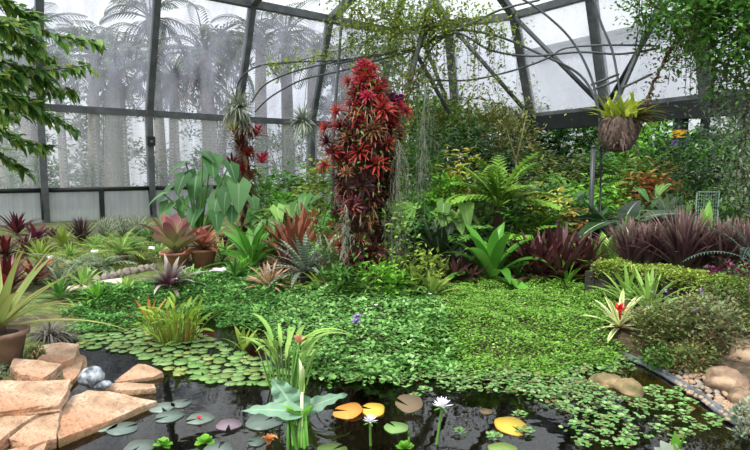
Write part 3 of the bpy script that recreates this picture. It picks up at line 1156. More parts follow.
fronds('cycad', 'pale green young cycad with a stubby base on the mossy lawn', 'cycad', G(122, 262), 22, .62, G_FERN, (.35, 1.35), .9, .12, 18, .018, .9, None, (.14, .1))
fronds('palm_seedling', 'low grey-green palm seedling sprawling on the moss by a white label', 'palm', G(72, 272), 12, .6, G_GREY, (.25, .9), .9, .22, 9, .035, .6)
fronds('palm_seedling', 'grey-green palm seedling nearest the pale path slab', 'palm', G(103, 270), 9, .5, G_GREY, (.2, .8), .8, .2, 8, .035, .6)
R_('dracaena', 96, 250, 'small green tuft between the dark purple grass and the cycad', 'plant', 20, .4, .05, G_FERN, (.2, 1.3), (.8, .3), 'lance')
R_('dracaena', 40, 262, 'yellow-green grassy tuft behind the potted spear-leaved plant', 'plant', 40, .5, .04, G_LIME, (.5, 1.5), (.7, .3), 'grass')
R_('dracaena', 84, 288, 'green strappy plant at the left end of the pale path slab', 'plant', 18, .42, .06, G_FERN, (.4, 1.4), (.8, .3), 'lance')
R_('dracaena', 62, 286, 'grey-green strappy plant left of the pale path slab', 'plant', 18, .45, .05, G_GREY, (.3, 1.3), (.9, .3), 'lance')
R_('dracaena', 150, 243, 'green tuft at the foot of the second mullion', 'plant', 24, .5, .05, G_MIDG, (.3, 1.4), (.8, .3), 'lance')
R_('bromeliad', 35, 284, 'rusty red bromeliad right of the potted spear-leaved plant', 'bromeliad', 26, .5, .07, B_RUST, (.3, 1.4), (.7, .3), 'strap')
R_('bromeliad', 8, 292, 'reddish cordyline-like bromeliad behind the potted spear-leaved plant', 'bromeliad', 28, .62, .08, B_MAROON, (.4, 1.4), (.7, .3), 'strap')
R_('fern', 160, 256, 'small mossy fern beside the big pink and green bromeliad', 'fern', 26, .3, .05, G_FERN, (.1, 1.2), (.8, .3), 'lance')

p = G(176, 268)
rosette('bromeliad', 'giant pink and green bromeliad spreading from a clay pot', 'bromeliad', p, 17, .74, .2, B_PINK, (.5, 1.25), (.4, .15), 'blunt', .3, 10,
        pot_=(.24, .28, TERRA), inner=.8)
rosette('bromeliad', 'salmon bromeliad in a clay pot beside the elephant ears', 'bromeliad', G(204, 266), 34, .5, .09, B_ORANGE, (.15, 1.3), (.6, .3), 'strap', .3, 6,
        pot_=(.22, .3, TERRA))
R_('bromeliad', 170, 291, 'dark purple star bromeliad with arching grey leaf tips', 'bromeliad', 30, .62, .07, B_PURPLE, (.2, 1.3), (1.5, .4), 'strap')
R_('birds_nest_fern', 252, 268, 'bright green birds-nest fern behind the tan bromeliad', 'fern', 22, .95, .15, G_BIRD, (.35, 1.35), (.9, .5), 'paddle', .25, 7)
R_('lily_clump', 222, 262, 'light green strappy clump below the elephant ears', 'plant', 26, .6, .06, G_FERN, (.3, 1.3), (1.2, .5), 'lance')
p = G(221, 274)
t = M()
for i in range(5):
    t.leaf((0, 0, .02), i * 1.3, .22, .14, .5, .6, 'ovate', 4)
q = t.build('fallen_leaf', PETW, None, p)
tag(q, 'curled white leaf lying in front of the salmon bromeliad pot', 'leaf')

# elephant ears
p = gy(200, 11.6)
sp = []
EARS = ((212, 158, .5, .44, -1.2, -.9), (197, 174, .62, .52, -1.6, -1.0), (239, 184, .62, .5, -1.45, -1.1), (184, 176, .46, .4, -2.0, -.9),
        (222, 178, .5, .44, -1.0, -.9), (216, 200, .42, .38, -1.6, -1.0), (172, 186, .5, .4, -2.4, -.7), (230, 164, .46, .42, -.9, -.8),
        (168, 204, .44, .4, -2.0, -.9), (252, 198, .42, .36, -1.0, -.9), (203, 152, .42, .36, -.6, -.4), (186, 162, .44, .38, -2.4, -.4),
        (206, 190, .46, .42, -1.8, -1.0), (184, 200, .46, .4, -1.7, -1.0), (232, 206, .42, .38, -1.4, -1.0), (196, 210, .44, .4, -1.9, -.9),
        (216, 214, .4, .36, -1.2, -.9), (163, 194, .4, .34, -2.7, -.5), (226, 192, .46, .4, -1.7, -1.1))
for (px, py, L, W, az, el) in EARS:
    t = at(px, py, 11.6 + U(-.5, .3)) - p
    sp.append((math.atan2(t.y, t.x), sqrt(t.x ** 2 + t.y ** 2), t.z, L, W, el))
root = empty('elephant_ear', 'tall elephant-ear clump with big grey-green heart leaves by the glass', 'elephant ear', p)
st, bl = M(), M()
st.tube([(0, 0, -.05), (0, 0, .06)], .12, .1, 8)
for s_, az in zip(sp, [e_[4] for e_ in EARS]):
    e = Vector((cos(s_[0]) * s_[1], sin(s_[0]) * s_[1], s_[2]))
    st.tube(curve_pts((0, 0, 0), e, 0, 7, Vector((0, 0, .15))), .025, .013, 6, cap=False)
    bl.heart(e, az, s_[3], s_[4], s_[5], .4, None, 6, .12, U(-.3, .3))
st.build('stalks', STEMG, root)
bl.build('leaves', G_EAR, root)

# rust and striped bromeliads left of the column
rosette('bromeliad', 'tall rust-brown upright bromeliad left of the red column', 'bromeliad', G(296, 268), 26, 1.15, .13, B_RUST, (.65, 1.45), (.6, .2), 'sword', .3, 6)
rosette('cordyline', 'copper-leaved cordyline with one tall blade beside the rust bromeliad', 'cordyline', G(312, 262), 9, 1.25, .2, B_COPPER, (.8, 1.5), (.3, .1), 'lance', .3, 6)
rosette('bromeliad', 'smaller rust bromeliad leaning left near the birds-nest fern', 'bromeliad', G(281, 262), 18, .9, .11, B_RUST, (.5, 1.4), (.6, .2), 'sword')
rosette('dieffenbachia', 'cream-margined broad-leaved plant just left of the red column', 'plant', G(328, 268), 14, .85, .2, B_STRIPE2, (.5, 1.4), (.9, .4), 'lance')
rosette('bromeliad', 'silver-banded dark bromeliad in a grey pot', 'bromeliad', G(305, 288), 34, .72, .075, B_STRIPE, (.1, 1.3), (.9, .4), 'strap', .3, 6, pot_=(.17, .2, CONC))
rosette('bromeliad', 'dark silver-banded bromeliad at the left foot of the red column', 'bromeliad', G(332, 280), 30, .66, .07, B_STRIPE, (.1, 1.2), (.9, .4), 'strap')
rosette('bromeliad', 'spiky tan bromeliad in front of the birds-nest fern', 'bromeliad', G(269, 290), 36, .5, .05, B_TAN, (.05, 1.3), (.7, .3), 'strap')
rosette('bromeliad', 'small yellow-green bromeliad at the front left foot of the column', 'bromeliad', G(321, 291), 18, .4, .06, G_LIME, (.2, 1.3), (.8, .3), 'strap')

# thin bromeliad pole
p = gy(246, 12.6)
hp = at(243, 108, 12.6).z - p.z
root = empty('bromeliad_pole', 'thin wooden pole hung with small red and yellow bromeliads by the glass', 'pole', p)
t = M()
t.tube([(0, 0, -.05), (.02, 0, hp * .5), (0, 0, hp - .15)], .11, .08, 10)
t.build('post', BARK, root)
proto = None
for (px, py, mat) in ((234, 131, G_YEL), (256, 136, B_CRIM), (247, 139, B_RED), (248, 157, B_RED), (262, 163, B_CRIM), (232, 166, B_MAROON), (241, 150, B_MAROON), (243, 172, B_RED), (250, 180, B_RUST), (241, 192, B_RUST), (238, 140, B_RUST)):
    q = at(px, py, 12.5) - p
    m_ = M()
    for i in range(26):
        a = 2.39996 * i
        m_.leaf((0, 0, 0), a, U(.28, .44), .055, .1 + 1.2 * i / 26, .6, 'strap', 3, .3)
    o = m_.build('bromeliad_leaves', mat, root)
    o.location = q
m_ = M()
for i in range(150):
    m_.leaf((U(-.12, .12), U(-.12, .12), U(.5, hp * .8)), U(0, 6.3), U(.25, .5), .06, -.8, .6, 'lance', 3, .2)
m_.build('dead_leaves', DEADL, root)


def airplant(name, label, loc, n, L, group=None, wire=None):
    """a ball of thin grey leaves"""
    m_ = M()
    m_.lathe([(.02, -.07), (.06, -.03), (.06, .03), (.02, .07)], 8)
    for i in range(n):
        z = U(-1, 1)
        m_.leaf((0, 0, 0), U(0, 6.3), L * U(.6, 1.1), L * .07, math.asin(z), U(.2, 1.4), 'grass', 5, .1)
    o = m_.build(name, TILL, None, loc)
    tag(o, label, 'air plant', group)
    if wire:
        t = M()
        t.tube([(0, 0, .02), Vector(wire) - Vector(loc)], .006, sides=4)
        t.build('wire', MPIPE, o)
    return o


airplant('air_plant', 'large grey air plant on top of the thin bromeliad pole', Vector((p.x - .08, p.y - .1, p.z + hp - .02)), 320, .6)
airplant('air_plant', 'grey air plant clinging lower on top of the thin pole', Vector((p.x + .12, p.y - .12, p.z + hp - .42)), 110, .45)

# tags on the moss
for (px, py, lab) in ((47, 264, 'white plant label on the moss by the yellow-green tuft'), (93, 258, 'white plant label between the palm seedling and the cycad'),
                      (150, 254, 'white plant label beside the giant pink bromeliad')):
    p = G(px, py)
    t = M()
    t.box((-.06, -.008, .1), (.06, .008, .155))
    t.smooth = False
    o = t.build('plant_label', WHITE, None, p)
    o.rotation_euler = (-.6, 0, U(-.3, .3))
    tag(o, lab, 'label')
    t = M()
    t.tube([(0, 0, -.05), (0, 0, .11)], .006, sides=5)
    t.build('spike', MPIPE, o)

# path slab and edging stones
def slab(name, label, cat, pts, th, mat, group=None, rough=.02, seed=0):
    """a flat stone: pts are its top corners"""
    n = len(pts)
    c = sum((Vector(p) for p in pts), Vector()) / n
    ring = []
    for i in range(n):
        a, b = Vector(pts[i]), Vector(pts[(i + 1) % n])
        k = max(2, int((b - a).length / .07))
        for j in range(k):
            q = a.lerp(b, j / k)
            s_ = noise.noise(q * 9 + Vector((seed, 0, 0))) * rough
            q = q + (q - c).normalized() * s_
            ring.append(q)
    m_ = M()
    N = len(ring)
    lay = [(.0, 0, .985), (-.25, .0, 1.0), (-.55, 0, .985), (-.75, 0, 1.005), (-1.0, 0, .96)]
    m_.v.append(tuple(c - c + Vector((0, 0, .0))))
    m_.c.append((.5, .5, .5, .5))
    rings = []
    for rr in (.45, .8):
        kk = len(m_.v)
        for q in ring:
            d = (q - c) * rr
            d.z += noise.noise((c + d) * 6) * .012
            m_.v.append(tuple(d))
            m_.c.append((.5, .5, .5, .5))
        rings.append(kk)
    for (dz, _, sc) in lay:
        kk = len(m_.v)
        for q in ring:
            d = (q - c) * sc
            d.z += dz * th
            h = noise.noise(Vector((q.x * 14, q.y * 14, dz * 5 + seed))) * .012
            d += (q - c).normalized() * h
            m_.v.append(tuple(d))
            m_.c.append((.5, .5, .5, .5))
        rings.append(kk)
    for j in range(N):
        m_.f.append((0, rings[0] + j, rings[0] + (j + 1) % N))
    for a, b in zip(rings, rings[1:]):
        for j in range(N):
            m_.f.append((a + j, b + j, b + (j + 1) % N, a + (j + 1) % N))
    m_.f.append(tuple(rings[-1] + j for j in range(N))[::-1])
    m_.smooth = False
    o = m_.build(name, mat, None, c)
    return tag(o, label, cat, group)


def stone(name, label, cat, loc, size, mat, group=None, seed=0, rz=0, lump=.28):
    """a rounded boulder"""
    m_ = M()
    nu, nv = 22, 13
    for j in range(nv + 1):
        ph = -pi / 2 + pi * j / nv
        for i in range(nu):
            th = 2 * pi * i / nu
            d = Vector((cos(ph) * cos(th), cos(ph) * sin(th), sin(ph)))
            k = 1 + lump * noise.noise(d * 1.4 + Vector((seed, seed * 2, 0))) + lump * .35 * noise.noise(d * 4 + Vector((seed, 0, 5)))
            m_.v.append((d.x * k * size[0], d.y * k * size[1], d.z * k * size[2]))
            m_.c.append((.5, .5, .5, .5))
    for j in range(nv):
        for i in range(nu):
            i2 = (i + 1) % nu
            m_.f.append((j * nu + i, j * nu + i2, (j + 1) * nu + i2, (j + 1) * nu + i))
    o = m_.build(name, mat, None, loc)
    o.rotation_euler = (0, 0, rz)
    return tag(o, label, cat, group)


m, nt, out = new_mat('sandstone')
pb = nt.nodes.new('ShaderNodeBsdfPrincipled')
f1, _ = noise_(nt, 3.2, 7)
f2, _ = noise_(nt, 28, 6)
f3, _ = noise_(nt, 1.6, 4)
cc = ramp(nt, f1, [(0.3, '#7d604a'), (0.45, '#a88a6e'), (0.52, '#bda186'), (0.62, '#cdb8a2')])
cc = mixc(nt, ramp(nt, f3, [(0.47, 0.0), (0.6, 0.7)]), cc, '#a8704c')
cc = mixc(nt, ramp(nt, f2, [(0.52, 0.0), (0.66, 0.6)]), cc, '#6f5a48')
geo = nt.nodes.new('ShaderNodeNewGeometry')
sz = nt.nodes.new('ShaderNodeSeparateXYZ')
nt.links.new(geo.outputs['Position'], sz.inputs[0])
cc = mixc(nt, ramp(nt, math_(nt, 'ADD', sz.outputs[2], math_(nt, 'MULTIPLY', f1, .06)), [(0.03, .8), (0.075, 0.0)]), cc, '#6b5a2c')
nt.links.new(cc, pb.inputs['Base Color'])
pb.inputs['Roughness'].default_value = .85
bp = nt.nodes.new('ShaderNodeBump')
bp.inputs['Strength'].default_value = .9
bp.inputs['Distance'].default_value = .03
nt.links.new(f2, bp.inputs['Height'])
nt.links.new(bp.outputs[0], pb.inputs['Normal'])
nt.links.new(pb.outputs[0], out.inputs[0])
SAND = m
PALE = solid_mat('pale_stone', [(0.3, '#b9a893'), (0.7, '#d9cbb8')], 5, .9, .2)
EDGE = solid_mat('edging_stone', [(0.3, '#6f675d'), (0.7, '#9a9186')], 8, .9, .4)
BOULD = solid_mat('brown_boulder', [(0.3, '#43362b'), (0.42, '#6b5645'), (0.52, '#7f6a56'), (0.64, '#a08a72')], 6, .9, .6, dist=.03)
BOULD2 = solid_mat('mossy_boulder', [(0.35, '#4c4a2c'), (0.5, '#7a6a4a'), (0.68, '#a08a6a')], 5, .9, .6, dist=.03)
GREYS = solid_mat('mottled_grey_stone', [(0.38, '#4a4e54'), (0.5, '#858b92'), (0.62, '#aab0b6')], 16, .7, .4)
PEBM = solid_mat('tan_pebble', [(0.3, '#7d624c'), (0.7, '#b39a80')], 5, .8, .2, coord='Generated')
PEBM2 = solid_mat('grey_pebble', [(0.3, '#6d655e'), (0.7, '#a0968a')], 5, .8, .2)


def zg(px, py, dz):
    p = G(px, py)
    p.z += dz
    return p


slab('path_slab', 'pale flat path slab among the low green cover', 'slab', [zg(62, 291, .05), zg(92, 291, .05), zg(126, 285, .05), zg(122, 281, .05), zg(90, 285, .05)], .08, PALE, rough=.01)
path = [(84, 287), (93, 286), (102, 284), (110, 282), (117, 280), (124, 278), (131, 277), (138, 275), (145, 274), (151, 273)]
for i, (a, b) in enumerate(path):
    p = G(a, b - 2)
    stone('edging_stone', 'small grey edging stone in the row along the moss above the path slab', 'stone', p + Vector((0, 0.1, .04)), (.075, .06, .07), EDGE, 'edging stones along the moss', i * 1.7, U(0, 3))

# more small plants crowding the left lawn
for (px, py, nm, lab, mt, n, L, W, pf) in [
    (6, 258, 'bromeliad', 'dark maroon bromeliad at the far left in front of the wine-red cordyline', B_MAROON, 28, .55, .07, 'strap'),
    (26, 254, 'bromeliad', 'dark bromeliad between the two cordylines at the far left', B_DARK, 28, .5, .06, 'strap'),
    (46, 252, 'grassy_tuft', 'olive grassy tuft in front of the plum cordyline', G_OLIVE, 40, .4, .03, 'grass'),
    (70, 258, 'grassy_tuft', 'pale grassy tuft behind the sprawling palm seedling', G_FERN, 40, .36, .03, 'grass'),
    (112, 250, 'grassy_tuft', 'olive tuft right behind the young cycad', G_OLIVE, 40, .36, .03, 'grass'),
    (134, 252, 'fern', 'small green fern between the cycad and the giant pink bromeliad', G_MIDG, 26, .4, .05, 'lance'),
    (140, 264, 'fern', 'low olive fern on the moss in front of the giant pink bromeliad', G_OLIVE, 26, .32, .05, 'lance'),
    (108, 268, 'grassy_tuft', 'green tuft at the near foot of the young cycad', G_MIDG, 30, .3, .03, 'grass'),
    (80, 282, 'fern', 'pale fern at the back of the pale path slab', G_GREY, 22, .34, .05, 'lance'),
    (46, 276, 'fern', 'grey-green fern right of the rusty red bromeliad', G_GREY, 22, .4, .05, 'lance'),
    (60, 300, 'fern', 'green fern at the left end of the low bank cover', G_MIDG, 26, .4, .06, 'lance'),
    (98, 302, 'fern', 'bright fern in the bank cover below the pale path slab', G_BRIGHT, 26, .36, .05, 'lance'),
    (128, 296, 'fern', 'bright fern in the bank cover below the row of edging stones', G_FERN, 24, .34, .05, 'lance'),
    (192, 284, 'fern', 'pale fern in the bank cover right of the purple star bromeliad', G_FERN, 24, .34, .05, 'lance'),
    (236, 280, 'fern', 'green fern below the birds-nest fern', G_MIDG, 26, .4, .06, 'lance'),
    (186, 262, 'bromeliad', 'small brown bromeliad between the two clay pots', B_RUST, 22, .36, .05, 'strap'),
    (224, 250, 'bromeliad', 'small dark bromeliad right of the salmon bromeliad', B_DARK, 26, .45, .06, 'strap')]:
    R_(nm, px, py, lab, {'grassy_tuft': 'grass'}.get(nm, nm), n, L, W, mt, (.15, 1.4), (.9, .3), pf)
for (px, Y, h, wd, lab) in [(15, 36, 9, 4.5, 'tall hazy tree outside far behind the first misted pane'), (104, 38, 10.5, 5, 'tall hazy tree outside far behind the palms of the first full pane'),
                            (222, 38, 10.5, 5, 'tall hazy tree outside far behind the bushy palm'), (348, 38, 8.5, 4, 'hazy tree outside far behind the fifth misted pane')]:
    tree(px, Y, h, wd, G_DEEP, lab, 2200, .5, .2, 'outdoor_tree', 'tree', .12, 44)

# broad-leaved plants of the back bed, right of the column
BROAD = LM_('broad_green_leaf', ['#2f5f24', '#44792f', '#5f9440'], mid='#86ac66', mid_to=.1, rough=.4, spec=.3)
BROADL = LM_('pale_broad_leaf', ['#6d9a44', '#86ae58', '#557f38'], mid='#a9c47c', mid_to=.1, rough=.45)
for (px, Y, h, n, mt, lab) in [(572, 11.2, 1.25, 10, BROAD, 'broad-leaved green philodendron behind the bronze and yellow croton'), (545, 12.4, 1.5, 11, BROADL, 'pale broad-leaved plant at the back behind the variegated croton'),
                               (650, 10.6, 1.3, 11, BROAD, 'broad-leaved green plant under the staghorn fern'), (672, 11.0, 1.5, 11, BROADL, 'pale broad-leaved plant behind the dark grey pot'),
                               (722, 10.2, 1.45, 12, BROADL, 'pale broad-leaved plant right of the green wire frame'), (745, 9.8, 1.2, 10, BROAD, 'green broad-leaved plant behind the clump at the right edge'),
                               (412, 9.9, 1.1, 10, BROAD, 'broad-leaved green plant right of the moss-draped column side'), (452, 9.6, 1.15, 11, BROADL, 'pale broad-leaved plant behind the dark paddle-leaved plant'),
                               (286, 11.6, 1.05, 10, BROADL, 'pale broad-leaved plant behind the rust bromeliads'), (262, 11.4, 1.0, 9, BROAD, 'green broad-leaved plant right of the thin bromeliad pole'),
                               (318, 10.8, 1.3, 10, BROAD, 'green broad-leaved plant tucked behind the left of the red column')]:
    sp_ = []
    for k in range(n):
        a = 2.39996 * k
        sp_.append((a, U(.15, .5), h * U(.45, 1.0), U(.36, .5), U(.24, .34), U(-1.0, -.1)))
    p = gy(px, Y)
    root = empty('philodendron', lab, 'philodendron', p)
    st, bl = M(), M()
    st.tube([(0, 0, -.05), (0, 0, .06)], .06, .05, 8)
    for (az, reach, hh, L, W, el) in sp_:
        e = Vector((cos(az) * reach, sin(az) * reach, hh))
        st.tube(curve_pts((0, 0, 0), e, 0, 6, Vector((-cos(az), -sin(az), .3)) * (.12 * reach)), .013, .008, 5, cap=False)
        bl.heart(e, -pi / 2 + U(-1.2, 1.2), L, W, el, .4, None, 6, .15, U(-.3, .3))
    st.build('stalks', STEMG, root)
    bl.build('leaves', mt, root)
fronds('cycad', 'cycad with pale arching fronds at the back behind the wire frame', 'cycad', gy(735, 11.4), 16, 1.2, G_FERN, (.3, 1.2), .9, .26, 16, .035, .8, None, (.9, .08))
fronds('cycad', 'green feathery cycad at the back left of the banded post', 'cycad', gy(634, 13.0), 16, 1.2, G_BRIGHT, (.3, 1.2), .9, .26, 16, .04, .8, None, (1.3, .08))
shrub('croton', 'orange and bronze croton under the staghorn fern', 'croton', gy(646, 11.6), (.9, .8, 1.55), 170, .26, .08, LM_('orange_bronze_leaf', ['#8a4a24', '#a8642c', '#6f5a2c', '#b8803a'], rough=.45), None, BARK, 14, base=.7, open_=.5, leaf='lance', up=.35)
for (px, py, lab, mt, n, L, W, pf, nm) in [
    (286, 276, 'dark green bromeliad tucked between the birds-nest fern and the grey pot', B_DARK, 30, .55, .07, 'strap', 'bromeliad'),
    (262, 262, 'green lance-leaved plant behind the birds-nest fern', G_MIDG, 30, .7, .08, 'lance', 'tufted_plant'),
    (340, 276, 'copper bromeliad close against the left foot of the column', B_COPPER, 26, .55, .07, 'strap', 'bromeliad'),
    (318, 278, 'dark bromeliad behind the silver-banded pair', B_DARK, 30, .6, .07, 'strap', 'bromeliad'),
    (244, 276, 'low green fern in front of the birds-nest fern', G_BRIGHT, 26, .4, .05, 'lance', 'fern'),
    (296, 292, 'low olive tuft at the edge of the bank cover below the grey pot', G_OLIVE, 30, .3, .04, 'lance', 'fern'),
    (402, 293, 'low green fern at the right foot of the column', G_MIDG, 26, .4, .05, 'lance', 'fern'),
    (366, 294, 'yellow-green fern at the middle foot of the column', G_FERN, 26, .4, .05, 'lance', 'fern'),
    (455, 284, 'dark bromeliad between the red-hearted bromeliads and the strap lily', B_DARK, 30, .5, .06, 'strap', 'bromeliad'),
    (516, 283, 'mid green tuft at the foot of the strap lily', G_MIDG, 24, .45, .06, 'lance', 'tufted_plant'),
    (470, 285, 'wine-dark tuft left at the foot of the strap lily', B_DARK, 24, .4, .05, 'strap', 'bromeliad')]:
    R_(nm, px, py, lab, {'tufted_plant': 'plant'}.get(nm, nm), n, L, W, mt, (.15, 1.4), (.9, .3), pf)
# ------------------------------------------------------------------ red bromeliad column
cz = hgt(COLX, COLY)
root = empty('bromeliad_totem', 'tall planted column covered in red bromeliads in the middle of the garden', 'planted column', (COLX, COLY, cz - .03))


def ztop(py):
    return at(365, py, COLY).z - cz


prof = [(ztop(290), .30, 0.0), (ztop(250), .33, -.02), (ztop(215), .36, -.02), (ztop(185), .41, -.03), (ztop(160), .44, .02), (ztop(135), .43, .06), (ztop(112), .36, .08), (ztop(92), .26, .06), (ztop(74), .16, .02), (ztop(60), .05, 0.0)]


def pr(z):
    for (z0, r0, o0), (z1, r1, o1) in zip(prof, prof[1:]):
        if z0 <= z <= z1:
            t = (z - z0) / (z1 - z0)
            return r0 + (r1 - r0) * t, o0 + (o1 - o0) * t
    return prof[0][1:] if z < prof[0][0] else prof[-1][1:]


t = M()
for i in range(26):
    z = ztop(290) + (ztop(58) - ztop(290)) * i / 25
    r, o = pr(z)
    n = 20
    for j in range(n):
        th = 2 * pi * j / n
        q = max(.03, (r - .11)) * (1 + .25 * noise.noise(Vector((cos(th) * 2, sin(th) * 2, z * 4))))
        t.v.append((o + q * cos(th), q * sin(th), z))
        t.c.append((.5, .5, .5, .5))
for i in range(25):
    for j in range(20):
        t.f.append((i * 20 + j, i * 20 + (j + 1) % 20, (i + 1) * 20 + (j + 1) % 20, (i + 1) * 20 + j))
t.f.append(tuple(500 + j for j in range(20)))
t.build('core', CORE, root)


def ros_mesh(n, L, W, el0=.0, seed=0):
    m_ = M()
    for i in range(n):
        a = 2.39996 * i + U(-.2, .2)
        q = i / n
        m_.leaf((cos(a) * .01, sin(a) * .01, 0), a, L * (1 - .35 * q) * U(.8, 1.15), W * U(.8, 1.1), el0 + 1.35 * q + U(-.1, .1), .8 - .3 * q, 'strap', 4, .3, U(-.2, .2))
    return m_


protos = {}
for nm, mats in (('top', [B_RED, B_CRIM, B_RED]), ('midc', [B_RED, B_MAROON, B_RUST, B_RED]), ('low', [B_MAROON, B_MAROON, B_DARK, B_RUST])):
    protos[nm] = []
    for mt in mats:
        for v in range(2):
            me_o = ros_mesh(34, .2, .027)
            o = me_o.build('bromeliad_rosette', mt, root)
            protos[nm].append(o)
used = set()
NR = 84
for i in range(NR):
    q = (i + .5) / NR
    z = ztop(272) + (ztop(62) - ztop(272)) * q
    a = i * 2.39996
    r, o = pr(z)
    py = 272 - 210 * q
    key = 'top' if py < 125 else 'midc' if py < 172 else 'low'
    if key == 'top' and rnd.random() < .12:
        key = 'midc'
    if key == 'low' and rnd.random() < .15:
        key = 'midc'
    src = rnd.choice(protos[key])
    if src.name in used:
        ob = src.copy()
        COL.objects.link(ob)
    else:
        ob = src
        used.add(src.name)
    ob.parent = root
    rr = r - .07 + U(-.06, .09)
    ob.location = (o + rr * cos(a), rr * sin(a), z)
    d = Vector((cos(a) + U(-.5, .5), sin(a) + U(-.4, .4), .5 + .6 * q + U(-.5, .4)))
    ob.rotation_mode = 'QUATERNION'
    ob.rotation_quaternion = d.to_track_quat('Z', 'Y')
    s_ = U(.6, 1.2) * (.85 if q > .9 else 1)
    ob.scale = (s_, s_, s_)
for l in protos.values():
    for o in l:
        if o.name not in used:
            bpy.data.objects.remove(o)
# loose bromeliad leaves between the rosettes
for nm, mt, lo, hi, n in (('red_leaves', B_RED, 128, 64, 420), ('maroon_leaves', B_MAROON, 200, 118, 620), ('dark_leaves', B_DARK, 276, 180, 560)):
    fo = M()
    for _ in range(n):
        z = U(ztop(lo), ztop(hi))
        a = U(0, 2 * pi)
        r, o = pr(z)
        k_ = noise.noise(Vector((cos(a) * 2, sin(a) * 2, z * 3)))
        fo.leaf((o + (r - .1 + .1 * k_) * cos(a), (r - .1 + .1 * k_) * sin(a), z), a + U(-1, 1), U(.12, .24), U(.02, .035), U(-.6, 1.2), U(-.2, 1.2), 'strap', 3, .3, U(-.3, .3))
    fo.build(nm, mt, root)
for (px, py, sc) in ((405, 112, .85), (399, 106, .8), (338, 112, .9), (328, 142, .95), (334, 152, 1.0), (326, 128, .8), (349, 82, .8), (391, 124, .8), (325, 166, .8), (388, 190, .8)):
    ob = rnd.choice(protos['midc' if py > 130 else 'top']).copy()
    COL.objects.link(ob)
    ob.parent = root
    ob.location = at(px, py, COLY - .2) - root.location
    ob.rotation_mode = 'QUATERNION'
    ob.rotation_quaternion = Vector((.8 if px > 365 else -.8, -.5, .5)).to_track_quat('Z', 'Y')
    ob.scale = (sc, sc, sc)
# green climbers, dry strands and small leaves on the column
fo = M()
for _ in range(1300):
    z = U(ztop(285), ztop(70))
    a = U(0, 2 * pi)
    if cos(a) < 0 and rnd.random() < .45:
        continue
    r, o = pr(z)
    r += U(-.08, .1)
    fo.chip((o + r * cos(a), r * sin(a), z), a + U(-.8, .8), U(.05, .1), U(.03, .055), U(-.7, .5), None, .3, U(-.5, .5))
fo.build('creeper_leaves', G_MIDG, root)
fo = M()
for _ in range(420):
    z = U(ztop(285), ztop(80))
    a = U(0, 2 * pi)
    r, o = pr(z)
    fo.leaf((o + r * cos(a), r * sin(a), z), a + U(-.5, .5), U(.1, .3), .012, U(-1.2, .4), U(.3, 1.2), 'grass', 3, .1)
fo.build('dry_leaves', DEADL, root)
# orchid on the right of the column
p = at(396, 97, COLY - .15)
t = M()
for i in range(26):
    q = Vector((U(-.09, .09), U(-.05, .05), U(-.07, .07)))
    for k in range(5):
        t.leaf(q, k * 1.256 + U(-.2, .2), .06, .04, U(-.2, .8), .4, 'ovate', 3, .1)
o = t.build('orchid', LM_('magenta_petal', ['#8a3a7c', '#a04c8e', '#7a2f6a'], rough=.5), None, p)
tag(o, 'purple orchid spray on the upper right side of the red column', 'orchid')
t = M()
t.tube(curve_pts((-.18, .1, -.12), (0, 0, 0), -.05, 5), .008, .005, 5)
t.build('stem', STEMG, o)


def moss(label, px, py0, py1, Y, wpx, n):
    p = at(px, py0, Y)
    h = (py1 - py0) * Y / F
    w_ = wpx * Y / F
    m_ = M()
    main = [Vector((.03 * sin(k * 1.3), .02 * cos(k * 1.7), -h * .8 * k / 11)) for k in range(12)]
    m_.tube(main, .008, .004, 4)
    for _ in range(n):
        k = rnd.randrange(10)
        b = main[k]
        l = min(h * U(.2, .55), h + b.z) * U(.7, 1)
        dx, dy = rnd.gauss(0, w_ * .3), rnd.gauss(0, .06)
        pts = [b + Vector((dx * min(1, q / 2.5), dy * min(1, q / 2.5), -l * q / 6)) + Vector((U(-.012, .012), U(-.012, .012), 0)) for q in range(7)]
        m_.tube(pts, .003, .002, 3, cap=False)
        for q in range(9):
            v = pts[rnd.randrange(7)]
            m_.leaf(v, U(0, 6.3), U(.04, .1), .005, U(-1.5, .2), U(.2, 1), 'grass', 2, 0)
    return tag(m_.build('spanish_moss', MOSSY, None, p), label, 'spanish moss', None, 'stuff')


moss('grey spanish moss hanging down the right side of the red column', 398, 140, 262, 7.3, 20, 90)
moss('grey spanish moss strands hanging from the trellis right of the red column', 424, 84, 215, 9.6, 16, 80)
moss('grey spanish moss wisp at the left foot of the red column', 345, 205, 268, 7.1, 10, 30)

# leafy bushes hugging the foot of the column
for (x_, y_, sz, mt, lab) in ((-.62, 7.45, (.4, .4, 1.15), G_MIDG, 'slim leafy bush hugging the left foot of the red column'), (.34, 7.35, (.42, .4, 1.1), G_FERN, 'slim pale green bush hugging the right foot of the red column'),
                              (-.34, 7.05, (.5, .35, .4), G_MIDG, 'low leafy bush at the front left of the red column foot'), (.1, 7.0, (.55, .35, .42), G_BRIGHT, 'low bright leafy bush in front of the red column foot'),
                              (.62, 7.3, (.6, .4, .55), G_LIME, 'low lime leafy bush right of the red column foot')):
    shrub('bush', lab, 'bush', Vector((x_, y_, hgt(x_, y_))), sz, 420, .1, .045, mt, None, BARK, 20, base=.05, open_=.5)
